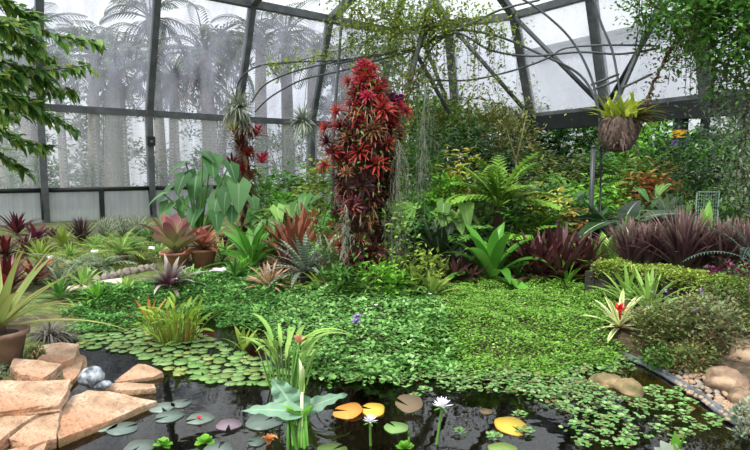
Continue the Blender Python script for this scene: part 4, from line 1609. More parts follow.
# plants at the foot of the column
for (px, py, lab, mt, n, L, W, pf) in [
    (352, 284, 'dark trunk-like bromeliad at the foot of the red column', B_MAROON, 30, .5, .06, 'strap'),
    (378, 286, 'green strappy plant at the front foot of the red column', G_FERN, 26, .5, .06, 'lance'),
    (336, 292, 'green tuft at the left front foot of the red column', G_MIDG, 24, .42, .06, 'lance'),
    (400, 283, 'narrow-leaved green plant at the right foot of the red column', G_MIDG, 30, .6, .06, 'lance'),
    (416, 292, 'lime bromeliad with a red heart, left of a matching one', B_VAR, 24, .5, .075, 'strap'),
    (432, 300, 'lime bromeliad with a red heart, lower and nearer the creeping cover', B_VAR, 24, .46, .075, 'strap'),
    (443, 282, 'lime bromeliad with a red heart, behind the other two', B_VAR, 22, .46, .075, 'strap'),
]:
    R_('bromeliad' if pf == 'strap' else 'tufted_plant', px, py, lab, 'bromeliad' if pf == 'strap' else 'plant', n, L, W, mt, (.1, 1.35), (.9, .3), pf)

# ------------------------------------------------------------------ right hand bed
rosette('strap_lily', 'big bright green strap-leaved lily with arching leaves', 'lily', G(491, 283), 20, 1.12, .17, G_CRINUM, (.35, 1.4), (1.5, .5), 'strap', .3, 8, jit=.35, pw=2.0)
p = gy(441, 8.9)
rosette('calathea', 'dark paddle-leaved plant with purple undersides left of the strap lily', 'plant', p, 24, 1.05, .23, LM_('dark_paddle_leaf', ['#23331f', '#33472a', '#452c34'], mid='#7f9a68', mid_to=.12, rough=.32, spec=.6), (.4, 1.45), (1.0, .3), 'paddle', .2, 7)
rosette('calathea', 'dark low paddle-leaved plant between the column and the strap lily', 'plant', gy(462, 8.5), 18, .7, .17, LM_('dark_paddle_leaf', ['#23331f'], rough=.32), (.2, 1.3), (1.0, .3), 'paddle', .2, 6)
for (px, Y, s_, lab) in ((538, 8.25, .9, 'wine-dark bromeliad, leftmost of the dense dark group'), (561, 8.1, 1.0, 'wine-dark bromeliad in the middle of the dense dark group'),
                         (584, 8.3, .9, 'wine-dark bromeliad at the right of the dense dark group'), (552, 8.9, 1.0, 'wine-dark bromeliad behind the others of the dense dark group'),
                         (522, 8.5, .75, 'smaller wine-dark bromeliad nearest the strap lily')):
    rosette('dark_bromeliad', lab, 'bromeliad', gy(px, Y), 46, 1.0 * s_, .08, B_DARK, (.2, 1.4), (.5, .2), 'strap', .35, 6, 'dark bromeliads right of the strap lily')
rosette('bromeliad', 'small bright green bromeliad in front of the wine-dark group', 'bromeliad', gy(567, 7.85), 12, .5, .06, G_BRIGHT, (.5, 1.4), (.8, .3), 'strap')
fronds('philodendron', 'large lobed yellow-green philodendron above the strap lily', 'philodendron', gy(497, 9.6), 17, 1.15, LM_('lobed_philodendron_leaf', ['#4f7d22', '#6a962e', '#86a83e'], rough=.45, transl=.3), (.35, 1.3), .8, .42, 12, .15, .62, None, (1.05, .08))
fronds('philodendron', 'second lobed philodendron lower at the left of the large one', 'philodendron', gy(468, 9.4), 10, .85, G_MIDG, (.3, 1.2), .9, .32, 8, .13, .75, None, (.5, .06))
fronds('philodendron', 'lobed philodendron lower at the right of the large one', 'philodendron', gy(528, 9.4), 10, .85, G_BRIGHT, (.3, 1.2), .9, .32, 8, .13, .75, None, (.45, .06))
for (px, Y, h, lab, mt) in ((457, 10.8, 2.0, 'yellow-tipped schefflera with an orange tinge above the dark paddle leaves', G_YEL), (548, 10.6, 1.25, 'yellow variegated croton right of the large philodendron', G_YEL),
                            (538, 9.7, .95, 'lime-yellow croton low beside the large philodendron', G_LIME), (566, 10.2, .85, 'bronze and yellow croton above the wine-dark bromeliads', LM_('bronze_leaf', ['#a8843a', '#8a6a34', '#b8a244', '#8c4f34'], rough=.4))):
    shrub('croton', lab, 'croton', gy(px, Y), (.95, .8, h), 150, .26, .085, mt, None, BARK, 14, base=h * .45, open_=.5, leaf='lance', up=.35)
# thin young tree with a forked pale stem
p = gy(514, 11.5)
t = M()
hz = at(514, 118, 11.5).z - p.z
t.tube([(0, 0, -.05), (.02, 0, hz * .62), (-.02, 0, hz * .72)], .035, .022, 7)
t.tube([(.0, 0, hz * .68), (-.22, 0, hz * .92), (-.4, 0, hz * .99)], .02, .008, 6)
t.tube([(.0, 0, hz * .68), (.12, 0, hz * .9), (.2, 0, hz * 1.05)], .02, .008, 6)
o = t.build('young_tree', solid_mat('pale_bark', [(0.3, '#7d7350'), (0.7, '#a59a6c')], 8, .8, .3), None, p)
tag(o, 'young tree with a forked pale stem behind the large philodendron', 'tree')
t = M()
for _ in range(120):
    c = rnd.choice([(-.4, 0, hz * .98), (.2, 0, hz * 1.03), (-.22, 0, hz * .9), (.12, 0, hz * .9)])
    t.chip(Vector(c) + Vector((rnd.gauss(0, .14), rnd.gauss(0, .14), rnd.gauss(0, .12))), U(0, 6.3), .13, .05, U(-.8, .4))
t.build('foliage', G_OLIVE, o)

# dark alocasia and lime broad-leaved clump
p = gy(618, 9.0)
ears('alocasia', 'dark glossy alocasia with pale leaf veins at the back of the raised bed', 'alocasia', p,
     [(2.6, .25, .85, .75, .42, .9), (-2.6, .4, .85, .75, .42, -.15), (-.9, .3, .85, .7, .42, -.1), (-.3, .45, .95, .7, .4, .25), (-1.7, .25, .8, .6, .42, -.35), (.8, .3, .95, .6, .36, .6), (-3.0, .5, .9, .65, .38, .1), (-.1, .5, .75, .6, .36, -.1)], ALOC)
rosette('hosta_clump', 'lime-striped broad-leaved clump left of the purple strap-leaved plants', 'plant', gy(606, 8.2), 16, .85, .2, LM_('lime_striped_leaf', ['#5d9a28', '#72b036'], edge='#b4cf6a', edge_from=.6, rough=.33, transl=.35), (.5, 1.4), (.8, .3), 'lance', .25, 7)
rosette('hosta_clump', 'small pale green broad-leaved plant between the wine-dark group and the raised bed', 'plant', gy(596, 8.0), 10, .5, .14, G_FERN, (.3, 1.2), (.9, .3), 'lance')

# raised bed with a timber front
BZ = .69
TIMB = solid_mat('weathered_timber', [(0.3, '#1e1b18'), (0.55, '#332f2a'), (0.75, '#4a453e')], 4, .9, .5, stretch=(1, 1, 9))
f0, f1, bk = Vector((2.88, 7.35, 0)), Vector((4.15, 5.85, 0)), Vector((1.9, 1.6, 0))
root = empty('raised_bed', 'long raised bed with a dark timber front holding the purple plants', 'raised bed', (f0.x, f0.y, hgt(f0.x, f0.y)))
zb = root.location.z


def rel(v, z):
    return Vector((v.x - f0.x, v.y - f0.y, z - zb))


for k in range(4):
    z0 = zb + .0 + k * .097
    t = M()
    t.beam(rel(f0, z0 + .055), rel(f1 + (f1 - f0) * .6, z0 + .047), .05, .092)
    t.smooth = False
    t.build('timber_board', TIMB, root)
    t = M()
    t.beam(rel(f0, z0 + .055), rel(f0 + Vector((.75, 1.3, 0)), z0 + .047), .05, .092)
    t.smooth = False
    t.build('timber_board', TIMB, root)
for q in (0.0, .5, 1.0):
    t = M()
    v = f0.lerp(f1, q) + Vector((-.04, -.04, 0))
    t.beam(rel(v, zb - .1), rel(v, BZ - .12), .09, .09, (0, 1, 0))
    t.smooth = False
    t.build('post', TIMB, root)
t = M()
e0, e1 = f0 + Vector((.02, .03, 0)), f1 + (f1 - f0) * .6 + Vector((.02, .03, 0))
NXB, NYB = 30, 12
for j in range(NYB + 1):
    for i in range(NXB + 1):
        v = e0.lerp(e1, i / NXB) + Vector((.9, 1.2, 0)) * (j / NYB)
        t.v.append(tuple(rel(v, BZ - .14 + .03 * noise.noise(v * 3))))
        t.c.append((.5,) * 4)
for j in range(NYB):
    for i in range(NXB):
        a = j * (NXB + 1) + i
        t.f.append((a, a + 1, a + NXB + 2, a + NXB + 1))
t.build('soil', SOILM, root)
# creeping lime edging along the rim
t = M()
for i in range(10000):
    q = rnd.random() * 1.25
    v = f0.lerp(f1, q)
    off = U(-.075, .34)
    n_ = Vector((.65, .76, 0))
    v = v + n_ * off
    z = BZ - .05 + U(-.06, .06) + .05 * noise.noise(v * 4) - (max(0, -off) * 1.1)
    t.chip(rel(v, z), U(0, 6.3), U(.03, .05), U(.022, .035), U(-.3, .8), min(1, max(0, .5 + .5 * noise.noise(v * 3) + U(-.45, .35))))
o = t.build('lime_creeper', G_LIME, None, root.location)
tag(o, 'lime-yellow creeper spilling along the rim of the raised bed', 'creeper', None, 'stuff')

for (px, Y, n, L, lab) in ((632, 7.75, 110, .62, 'purple strap-leaved clump at the left end of the raised bed'), (650, 7.7, 100, .6, 'purple strap-leaved clump second from the left in the raised bed'),
                           (684, 7.3, 130, .82, 'tallest purple strap-leaved clump in the middle of the raised bed'), (697, 7.35, 100, .72, 'purple strap-leaved clump leaning right of the tallest one'),
                           (724, 7.2, 110, .7, 'purple strap-leaved clump at the right of the raised bed'), (748, 7.0, 110, .72, 'purple strap-leaved clump cut by the right edge')):
    p = gy(px, Y)
    p = at(px, 225, Y)
    p.z = BZ - .1
    rosette('purple_cordyline', lab, 'cordyline', p, n, L, .045, C_PURPLE, (.85, 1.52), (.55, .12), 'grass', .3, 5, 'purple strap-leaved plants in the raised bed', jit=.5, inner=.9, r0=.1)
rosette('spear_leaf_plant', 'single bright green leaf spear standing among the purple clumps', 'plant', at(705, 222, 7.6) * 1.0 + Vector((0, 0, -.35)), 3, .62, .14, G_BRIGHT, (1.35, 1.52), (.1, .05), 'lance')
fronds('conifer_branch', 'blue-green feathery plant arching over the purple clumps at the right', 'plant', Vector((at(755, 225, 6.7).x, 6.7, BZ - .1)), 9, .8, LM_('blue_green_needle', ['#4d6a5a', '#5f7d6c', '#3f5a4a'], rough=.5), (.5, 1.3), 1.3, .1, 22, .012, 1.0, None, (.2, .03))
shrub('purple_herb', 'small magenta-purple leafed plant at the right end of the bed rim', 'plant', Vector((at(733, 268, 6.25).x, 6.25, BZ - .14)), (.45, .4, .28), 300, .06, .04, LM_('magenta_leaf', ['#5a2040', '#742a52', '#43182f'], rough=.4), None, BARK, 12, base=.05)
# things behind the purple clumps
WIRE = solid_mat('pale_green_wire', [(0.3, '#8fb09a'), (0.7, '#a9c6b2')], 5, .5, 0)
p0, p1 = at(697, 192, 9.3), at(719, 192, 9.3)
hh = p0.z - .3
t = M()
gnd = hgt(p0.x, p0.y)
for p in (p0, p1):
    t.tube([Vector((p.x, p.y, gnd - .05)) - p0, p - p0], .014, sides=6)
t.tube([p0 - p0, p1 - p0], .014, sides=6)
o = t.build('wire_frame', WIRE, None, p0)
tag(o, 'pale green rectangular wire frame standing behind the purple clumps', 'plant frame')
t = M()
for i in range(1, 9):
    q = (p1 - p0) * (i / 9)
    t.tube([q, q - Vector((0, 0, p0.z - gnd))], .0035, sides=4)
for i in range(1, 22):
    z = -(p0.z - gnd) * i / 22
    t.tube([Vector((0, 0, z)), p1 - p0 + Vector((0, 0, z))], .0035, sides=4)
t.build('mesh_wire', WIRE, o)
for (px, Y, r, h, lab) in ((664, 9.4, .2, .95, 'dark grey pot half hidden behind the purple clumps'), (594, 9.8, .2, .75, 'dark grey pot beside the thin post near the alocasia')):
    p = gy(px, Y)
    o = rosette('potted_bromeliad', lab, 'potted plant', p, 18, .55, .08, G_GREY if px > 650 else G_DEEP, (.2, 1.3), (.9, .4), 'lance', pot_=(r, h, MDARK))
p = gy(589, 10.0)
t = M()
t.tube([(0, 0, -.1), (0, 0, at(589, 148, 10).z - p.z)], .045, sides=8)
o = t.build('post', MPIPE, None, p)
o.name = 'thin_post'
tag(o, 'thin grey post standing in the bed left of the dark alocasia', 'post')
t = M()
t.lathe([(.05, 0), (.055, .02), (.02, .05)], 8, (0, 0, at(589, 148, 10).z - p.z))
t.build('cap', MPIPE, o)
# banded post under the gutter beam
p = Vector((9.7, 18.0, hgt(9.7, 18.0)))
t = M()
t.box((-.17, -.15, -.05), (.17, .15, 3.52 - p.z))
t.smooth = False
o = t.build('banded_post', MDARK, None, p)
tag(o, 'dark post under the gutter beam with a yellow and a purple band', 'post')
for (z0, z1, mt) in ((2.92, 3.16, solid_mat('yellow_paint', [(0.3, '#d9a21c'), (0.7, '#e8b52e')], 4, .6, 0)), (2.62, 2.85, solid_mat('violet_paint', [(0.3, '#5d4a7c'), (0.7, '#6f5c90')], 4, .6, 0))):
    t = M()
    t.box((-.18, -.16, z0 - p.z), (.18, .16, z1 - p.z))
    t.smooth = False
    t.build('painted_band', mt, o)
p = Vector((10.0, 17.5, hgt(10.0, 17.5)))
t = M()
t.tube([(-.12, 0, -.05), (.12, 0, 3.52 - p.z)], .07, sides=8)
o = t.build('leaning_post', MPIPE, None, p)
tag(o, 'thin leaning tube right beside the banded post', 'post')
t = M()
t.lathe([(.14, 0), (.14, .06), (.09, .1)], 10, (-.12, 0, 0))
t.build('foot', MDARK, o)
# ------------------------------------------------------------------ flagstones on the left bank
def fz(l):
    return [gp(a, b, z) for a, b, z in l]


slab('flagstone', 'rear flagstone behind the small raised one, near the grey wiry plant', 'flagstone', fz([(28, 361, .14), (34, 346, .14), (62, 342, .14), (79, 344, .14), (74, 358, .13), (55, 366, .12)]), .12, SAND, seed=1)
slab('flagstone', 'narrow broken flagstone with a stepped edge beside the grey stone', 'flagstone', fz([(60, 372, .06), (72, 356, .08), (84, 358, .08), (80, 372, .05), (70, 384, .04)]), .12, SAND, seed=2)
slab('flagstone', 'small raised flagstone with a dark knot on its face', 'flagstone', fz([(9, 367, .26), (14, 358, .26), (40, 360, .26), (62, 364, .25), (52, 373, .24), (43, 378, .24), (22, 374, .25)]), .1, SAND, seed=3)
slab('flagstone', 'broad thick flagstone at the left edge over the others', 'flagstone', fz([(-45, 386, .23), (-6, 380, .23), (30, 381, .22), (72, 379, .20), (66, 394, .19), (60, 404, .19), (30, 407, .21), (-45, 412, .24)]), .07, SAND, seed=4)
slab('flagstone', 'large pointed flagstone sloping into the water', 'flagstone', fz([(52, 416, .10), (72, 396, .12), (88, 390, .12), (110, 391, .09), (157, 401, .05), (110, 420, .05), (58, 440, .06)]), .19, SAND, seed=5)
slab('flagstone', 'tilted flagstone in front of the broad thick one, split by a crack', 'flagstone', fz([(-40, 416, .17), (0, 411, .17), (44, 409, .16), (20, 426, .13), (-10, 447, .12), (-50, 450, .13)]), .1, SAND, seed=6)
slab('flagstone', 'long thin flagstone between the crack and the pointed one', 'flagstone', fz([(10, 438, .10), (40, 414, .13), (62, 408, .13), (56, 438, .07), (28, 447, .08)]), .12, SAND, seed=7)
slab('flagstone', 'lowest flagstone at the bottom left by the water', 'flagstone', fz([(-30, 466, .06), (0, 452, .07), (22, 446, .07), (47, 442, .06), (44, 456, .04), (10, 470, .04)]), .12, SAND, seed=8)
slab('flagstone', 'triangular flagstone lying alone in the water below the lily pads', 'flagstone', fz([(114, 382, .03), (128, 371, .08), (138, 363, .11), (146, 364, .11), (165, 372, .05), (153, 377, .03)]), .2, SAND, seed=9)
slab('flagstone', 'thin flat flagstone tongue between the pointed and the triangular one', 'flagstone', fz([(96, 390, .05), (104, 384, .06), (126, 382, .06), (154, 384, .05), (156, 388, .045), (130, 390, .045)]), .12, SAND, seed=10)
slab('flagstone', 'flagstone ledge under the rear slab by the dark water', 'flagstone', fz([(66, 368, .02), (76, 352, .04), (86, 356, .04), (87, 366, .03), (78, 376, .02)]), .14, SAND, seed=11)

# grey stone sitting on the ledge: a dome with a lower lip
p = gp(90, 386, .10)
o = stone('grey_stone', 'rounded mottled grey stone perched at the inner corner of the flagstones', 'stone', p + Vector((-.01, .05, .06)), (.105, .095, .085), GREYS, None, 3.1, .4, .18)
t = M()
for j in range(8):
    ph = -pi / 2 + pi * j / 7
    for i in range(12):
        th = 2 * pi * i / 12
        t.v.append((.085 + cos(ph) * cos(th) * .075, -.06 + cos(ph) * sin(th) * .045, -.06 + sin(ph) * .035))
        t.c.append((.5,) * 4)
for j in range(7):
    for i in range(12):
        t.f.append((j * 12 + i, j * 12 + (i + 1) % 12, (j + 1) * 12 + (i + 1) % 12, (j + 1) * 12 + i))
t.build('lip', GREYS, o)

# potted spear-leaved plant
p = gp(2, 362, .2)
rosette('spear_leaf_plant', 'large spear-leaved plant with red leaf edges in a weathered clay pot', 'potted plant', p, 24, .95, .085, AGAVE, (.25, 1.4), (.75, .2), 'sword', .45, 8, pot_=(.21, .29, CLAYG), jit=.3)
# grey wiry plant
rosette('wiry_plant', 'mound of grey curled wiry leaves beside the clay pot', 'plant', G(50, 340), 120, .42, .018, GREYWIRE, (.1, 1.3), (2.2, 1.5), 'grass', .3, 7, jit=.6)
rosette('wiry_plant', 'low grey wiry mound in front by the rear flagstone', 'plant', G(64, 341), 80, .28, .016, GREYWIRE, (.1, 1.2), (2.2, 1.5), 'grass', .3, 6, jit=.6)
shrub('moss_tuft', 'small olive tuft growing between the flagstones', 'plant', gp(35, 361, .18), (.24, .16, .13), 420, .028, .014, G_OLIVE, None, BARK, 14)
shrub('moss_tuft', 'grey-green tuft at the far left of the flagstones under the pot', 'plant', gp(1, 379, .2), (.14, .2, .1), 200, .03, .014, G_GREY, None, BARK, 10)

# ------------------------------------------------------------------ creeping cover on the banks
def cover(name, label, px_poly, n, L, W, mat, bump, zb=0.02, dens=None, up=(-.2, .7), group=None):
    poly = [(gp(a, b, .12).x, gp(a, b, .12).y) for a, b in px_poly]
    xs_ = [q[0] for q in poly]
    ys_ = [q[1] for q in poly]
    t = M()
    k = 0
    tries = 0
    while k < n and tries < n * 12:
        tries += 1
        x, y = U(min(xs_), max(xs_)), U(min(ys_), max(ys_))
        d = -sdist(poly, x, y) + .3 * noise.noise(Vector((x * 2.3, y * 2.3, 4)))
        if d < U(-.05, .14):
            continue
        b = noise.noise(Vector((x * 2.2, y * 2.2, 3)))
        b2 = noise.noise(Vector((x * 7, y * 7, 9)))
        e = min(1, d / .25)
        z = max(0.0, hgt(x, y)) + zb + bump * e * (.55 + .55 * b + .25 * b2) * (U(.6, 1.0))
        t.chip((x, y, z), U(0, 6.3), L * U(.6, 1.25), W * U(.7, 1.2), U(*up), min(1, max(0, .5 + .5 * b2 + U(-.4, .4))))
        k += 1
    return tag(t.build(name, mat), label, 'ground cover', group, 'stuff')


cover('ground_cover', 'dense bright green creeping cover on the tongue of land', [(408, 300), (450, 290), (520, 285), (605, 287), (622, 300), (626, 335), (620, 358), (560, 368), (480, 366), (425, 364), (398, 345), (395, 320)], 34000, .036, .026, G_COVER, .13)
cover('ground_cover', 'broader-leaved green cover below the red column', [(262, 322), (285, 300), (330, 288), (400, 288), (440, 298), (462, 325), (466, 362), (440, 368), (380, 376), (328, 374), (300, 356), (270, 334)], 11000, .065, .046, G_COVER2, .16)
cover('ground_cover', 'green cover on the far bank behind the lily pads', [(62, 322), (70, 303), (100, 292), (150, 288), (200, 280), (260, 282), (300, 284), (285, 305), (262, 322), (250, 320), (215, 317), (190, 313), (150, 319), (100, 325)], 15000, .06, .034, G_BANK, .16)
cover('ground_cover', 'mossy low cover on the left lawn', [(55, 290), (50, 262), (90, 248), (150, 250), (165, 270), (150, 276), (110, 284)], 9000, .05, .014, LM_('moss_blade', ['#7d8f3a', '#93a34c', '#68793a'], rough=.8), .05)
cover('ground_cover', 'dark leafy cover on the bed behind the column and strap lily', [(400, 288), (400, 268), (520, 262), (640, 255), (640, 285), (605, 288), (520, 286), (450, 290)], 6500, .085, .05, G_DEEP, .2)
ROCKS = [gp(608, 383), gp(629, 388)]
# loose floating weed in front of the tongue
def floaters(name, label, px_poly, n, rad, mat, zmax):
    poly = [(gp(a, b).x, gp(a, b).y) for a, b in px_poly]
    xs_ = [q[0] for q in poly]
    ys_ = [q[1] for q in poly]
    t = M()
    k = 0
    while k < n:
        x, y = U(min(xs_), max(xs_)), U(min(ys_), max(ys_))
        d = -sdist(poly, x, y)
        if d < 0 or any((x - q.x) ** 2 + (y - q.y) ** 2 < .035 for q in ROCKS):
            continue
        v = noise.noise(Vector((x * 3.1, y * 3.1, 1)))
        if v * .5 + .5 < U(.15, .85) - min(.35, d * .8):
            continue
        r = rad * U(.6, 1.25)
        t.disc((x, y, .004 + U(0, zmax)), r, U(.1, .4), 6, (U(-.3, .3), U(-.3, .3)), U(0, 6.3), None, .1, .08)
        k += 1
    return tag(t.build(name, mat), label, 'floating plant', None, 'stuff')


floaters('floating_weed', 'carpet of small floating leaves along the front of the green tongue', [(330, 372), (420, 362), (560, 362), (628, 356), (640, 368), (618, 378), (600, 402), (575, 420), (545, 408), (520, 396), (470, 396), (420, 386), (345, 384)], 2600, .02, WEED, .05)
floaters('floating_weed', 'scattered small floating leaves on the water by the liner edge', [(560, 410), (600, 400), (650, 384), (680, 396), (700, 420), (690, 446), (640, 446), (560, 446)], 170, .021, WEED, .015)

# countable floating rosettes near the liner
rs = M()
for i in range(13):
    a = 2.39996 * i
    q = .018 * sqrt(i + .3) * 1.25
    rs.disc((q * cos(a), q * sin(a), .012 + .02 * (1 - i / 13)), .022 * U(.8, 1.2), .2, 7, (U(-.2, .2), U(-.2, .2)), U(0, 6.3), None, .1, .06)
proto = rs.build('floating_rosette', WEED)
zones = [((575, 420, 632, 447), 10, 'small rosette of round floating leaves on the open water left of the silvery plant'),
         ((632, 384, 700, 414), 9, 'small rosette of round floating leaves beside the black liner edge'),
         ((655, 414, 715, 436), 8, 'small rosette of round floating leaves between the silvery plant and the liner'),
         ((560, 396, 625, 420), 10, 'small rosette of round floating leaves in front of the two wet rocks'),
         ((415, 388, 425, 402), 2, 'small rosette of round floating leaves by the withered lily pad'),
         ((455, 410, 560, 440), 4, 'small rosette of round floating leaves near the lone yellow pad')]
first = True
FR = []
for (x0_, y0_, x1_, y1_), n, lab in zones:
    k = 0
    tr_ = 0
    while k < n and tr_ < 600:
        tr_ += 1
        p = gp(U(x0_, x1_), U(y0_, y1_), 0)
        if sdist(POND, p.x, p.y) > -.06 or any((p - q).length < .11 for q in FR):
            continue
        FR.append(p)
        o = proto if first else proto.copy()
        if not first:
            COL.objects.link(o)
        first = False
        o.location = (p.x, p.y, .003)
        o.rotation_euler = (0, 0, U(0, 6.3))
        s_ = U(.55, .95)
        o.scale = (s_, s_, 1)
        tag(o, lab, 'floating plant', lab.replace('small rosette of round floating leaves', 'floating rosettes'))
        k += 1

# ------------------------------------------------------------------ lily pads
pads_px = [(72, 336), (90, 330), (110, 325), (150, 320), (186, 322), (212, 340), (238, 352), (262, 364), (292, 374), (296, 384), (270, 388), (228, 386), (195, 381), (168, 372), (150, 360), (120, 352), (85, 350)]
poly = [(gp(a, b).x, gp(a, b).y) for a, b in pads_px]
ppro = []
for v in range(7):
    t = M()
    t.disc((0, 0, 0), 1.0, U(.08, .25), 16, (0, 0), 0, v / 6, .0, .03, .02)
    o = t.build('lily_pad', PADG)
    ppro.append(o)
xs_ = [q[0] for q in poly]
ys_ = [q[1] for q in poly]
pts = []
tr_ = 0
holes = [gp(214, 352), gp(98, 352)]
while len(pts) < 290 and tr_ < 30000:
    tr_ += 1
    x, y = U(min(xs_), max(xs_)), U(min(ys_), max(ys_))
    if sdist(poly, x, y) > 0:
        continue
    if any((x - h.x) ** 2 + (y - h.y) ** 2 < .012 for h in holes):
        continue
    r = U(.042, .08)
    if any((x - a) ** 2 + (y - b) ** 2 < ((r + c_) * .80) ** 2 for a, b, c_ in pts):
        continue
    pts.append((x, y, r))
LMK = [(gp(175, 340), 'beside the upright pickerel clump'), (gp(105, 333), 'near the far left bank'), (gp(140, 360), 'close to the triangular flagstone'),
       (gp(205, 325), 'along the shaded far bank'), (gp(200, 378), 'along the open front edge of the mat'), (gp(270, 378), 'beside the canna stems'), (gp(225, 355), 'around the gap in the mat')]
usedp = set()
for i, (x, y, r) in enumerate(pts):
    src = ppro[i % 7]
    o = src if src.name not in usedp else src.copy()
    if src.name in usedp:
        COL.objects.link(o)
    else:
        usedp.add(src.name)
    big = 'larger' if r > .062 else 'smaller'
    lm = min(LMK, key=lambda q: (q[0].x - x) ** 2 + (q[0].y - y) ** 2)[1]
    o.location = (x, y, .006 + (i % 9) * .0022)
    o.rotation_euler = (U(-.03, .03), U(-.03, .03), U(0, 6.3))
    o.scale = (r, r, r)
    tag(o, '%s pale green lily pad floating %s' % (big, lm), 'lily pad', '%s green pads %s' % (big, lm))
PADS = pts


def pad(px, py, wpx, mat, label, tilt=(0, 0), cup=0.0, z=.008, asp=1.0):
    p = gp(px, py, z)
    d = (p - Vector((0, 0, EYE))).length
    r = wpx / 2 * d / F
    t = M()
    t.disc((0, 0, 0), r, .18, 18, tilt, U(0, 6.3), None, cup, .04, .006)
    o = t.build('lily_pad', mat, None, p + Vector((0, 0, max(abs(tilt[0]), abs(tilt[1])) * r * .9)))
    o.scale = (1, asp, 1)
    tag(o, label, 'lily pad')
    s_ = M()
    s_.tube([(0, 0, -.004), (.02, .02, -.2)], .006, sides=5)
    s_.build('stalk', STEMR, o)
    return o


pad(348, 412, 28, PADORG, 'orange lily pad left of the yellow one, behind the left white flower', (.12, .1))
pad(373, 411, 23, PADYEL, 'yellow lily pad touching the orange one behind the left white flower', (.0, .16))
pad(396, 427, 23, PADG, 'small green notched pad between the two white water lilies')
pad(511, 427, 30, PADYEL, 'lone yellow lily pad on open water right of the white water lilies', (-.05, .12))
pad(503, 449, 26, PADG, 'green lily pad at the bottom edge below the lone yellow pad')
pad(332, 450, 28, PADG, 'green lily pad at the bottom edge left of the short white flower')
pad(409, 409, 26, PADBRN, 'withered brown lily pad with a curled-up rim', (0, .25), .25, .012)
pad(486, 411, 12, PADBRN, 'small dead brown pad near the floating weed')
pad(162, 407, 22, PADGREY, 'grey-green pad nearest the tip of the pointed flagstone')
pad(181, 403, 18, PADGREY, 'grey-green pad farthest from the pointed flagstone in its group of three')
pad(169, 416, 24, PADGREY, 'grey-green pad lowest in the group of three off the pointed flagstone')
pad(123, 428, 25, PADGREY, 'grey pad against the side of the pointed flagstone')
pad(105, 426, 20, PADGREY, 'grey pad half under the pointed flagstone')
pad(140, 446, 26, PADGREY, 'grey pad at the bottom edge beside the water lettuce')
pad(200, 418, 24, PADGREY, 'dull grey pad with a red bud beside the lilac pad')
pad(229, 424, 23, PADLIL, 'lilac-tinged pad right of the dull grey one')
pad(264, 421, 34, PADGREY, 'largest grey pad, ragged, left of the blue-green taro stems')
pad(257, 441, 17, PADGREY, 'small grey pad left of the orange dead leaf')
pad(218, 449, 26, PADGREY, 'grey pad at the bottom edge right of the water lettuce')
pad(283, 414, 22, PADLIL, 'lilac-grey pad under the blue-green taro leaves')
p = gp(199, 420, .01)
t = M()
for i in range(7):
    t.leaf((0, 0, 0), i * 2.4, .035, .018, .9, .3, 'lance', 3)
o = t.build('lily_bud', PETR, None, p + Vector((0, 0, .005)))
tag(o, 'small red bud resting on the dull grey pad', 'bud')

# ------------------------------------------------------------------ white water lilies
def waterlily(px, py, bx, by, label, wpx, closed=False):
    base = gp(bx, by, 0)
    Y = base.y
    c = at(px, py, Y)
    d = c.length
    R_p = wpx / 2 * Y / F
    root = empty('water_lily', label, 'water lily', (base.x, base.y, 0))
    e = c - base
    t = M()
    t.tube(curve_pts((-e.x * .5, .05, -.3), e, -.02, 8), .011, .008, 7)
    t.build('stalk', STEMG, root)
    t = M()
    for i in range(24):
        a = 2.39996 * i
        q = i / 24
        if closed:
            t.leaf(e, a, R_p * 2.4, R_p * .9, 1.25 + .2 * q, .0 - .25, 'lance', 4, .4)
        else:
            t.leaf(e, a, R_p * U(.92, 1.05), R_p * .26, .15 + 1.1 * q, -.15, 'lance', 4, .35)
    t.build('petals', STEMG if closed else PETW, root)
    if not closed:
        t = M()
        for i in range(24):
            t.leaf(e + Vector((0, 0, .004)), 2.39996 * i, R_p * .42, R_p * .06, .8 + .6 * i / 24, .1, 'strap', 2, .1)
        t.build('stamens', STAM, root)
        t = M()
        for i in range(5):
            t.leaf(e - Vector((0, 0, .004)), 1.256 * i, R_p * .95, R_p * .24, .0, .1, 'lance', 4, .3)
        t.build('sepals', STEMG, root)
    return root


waterlily(442, 407, 436, 446, 'white water lily standing tallest on a thick green stalk', 24)
waterlily(370, 422, 371, 447, 'white water lily on a short stalk below the yellow and orange pads', 18)
waterlily(409, 437, 409, 449, 'closed green water lily bud between the two white flowers', 6, True)

# ------------------------------------------------------------------ emergent plants
p = gp(175, 341, 0)
root = empty('pickerel_plant', 'yellow-green upright pickerel clump standing in the lily pads', 'water plant', (p.x, p.y, -.05))
t, lv = M(), M()
for i in range(64):
    a = U(0, 6.3)
    q = sqrt(rnd.random()) * .2
    b = Vector((cos(a) * q, sin(a) * q * .7, .0))
    h = U(.12, .5) * (1 - .5 * q)
    e = b * 1.7 + Vector((U(-.03, .03), 0, h))
    t.tube([b, (b + e) * .5 + Vector((0, 0, .02)), e], .009, .005, 5, cap=False)
    lv.leaf(e - Vector((0, 0, .02)), a + U(-1, 1), U(.14, .24), U(.035, .06), U(.3, 1.35), U(.3, 1.2), 'ovate', 5, .3, U(-.4, .4))
for i in range(30):
    a = U(0, 6.3)
    q = sqrt(rnd.random()) * .18
    lv.leaf((cos(a) * q, sin(a) * q * .7, 0), a, U(.3, .5), .025, U(1.2, 1.5), U(.1, .6), 'lance', 5, .3)
t.build('stalks', LM_('lime_stalk', ['#7a8f2c', '#8f9a3a', '#8a5a34'], rough=.5, transl=.15), root)
lv.build('leaves', LM_('pickerel_leaf', ['#7fa22c', '#94b83a', '#a9c84e', '#86aa34'], rough=.45, transl=.35), root)
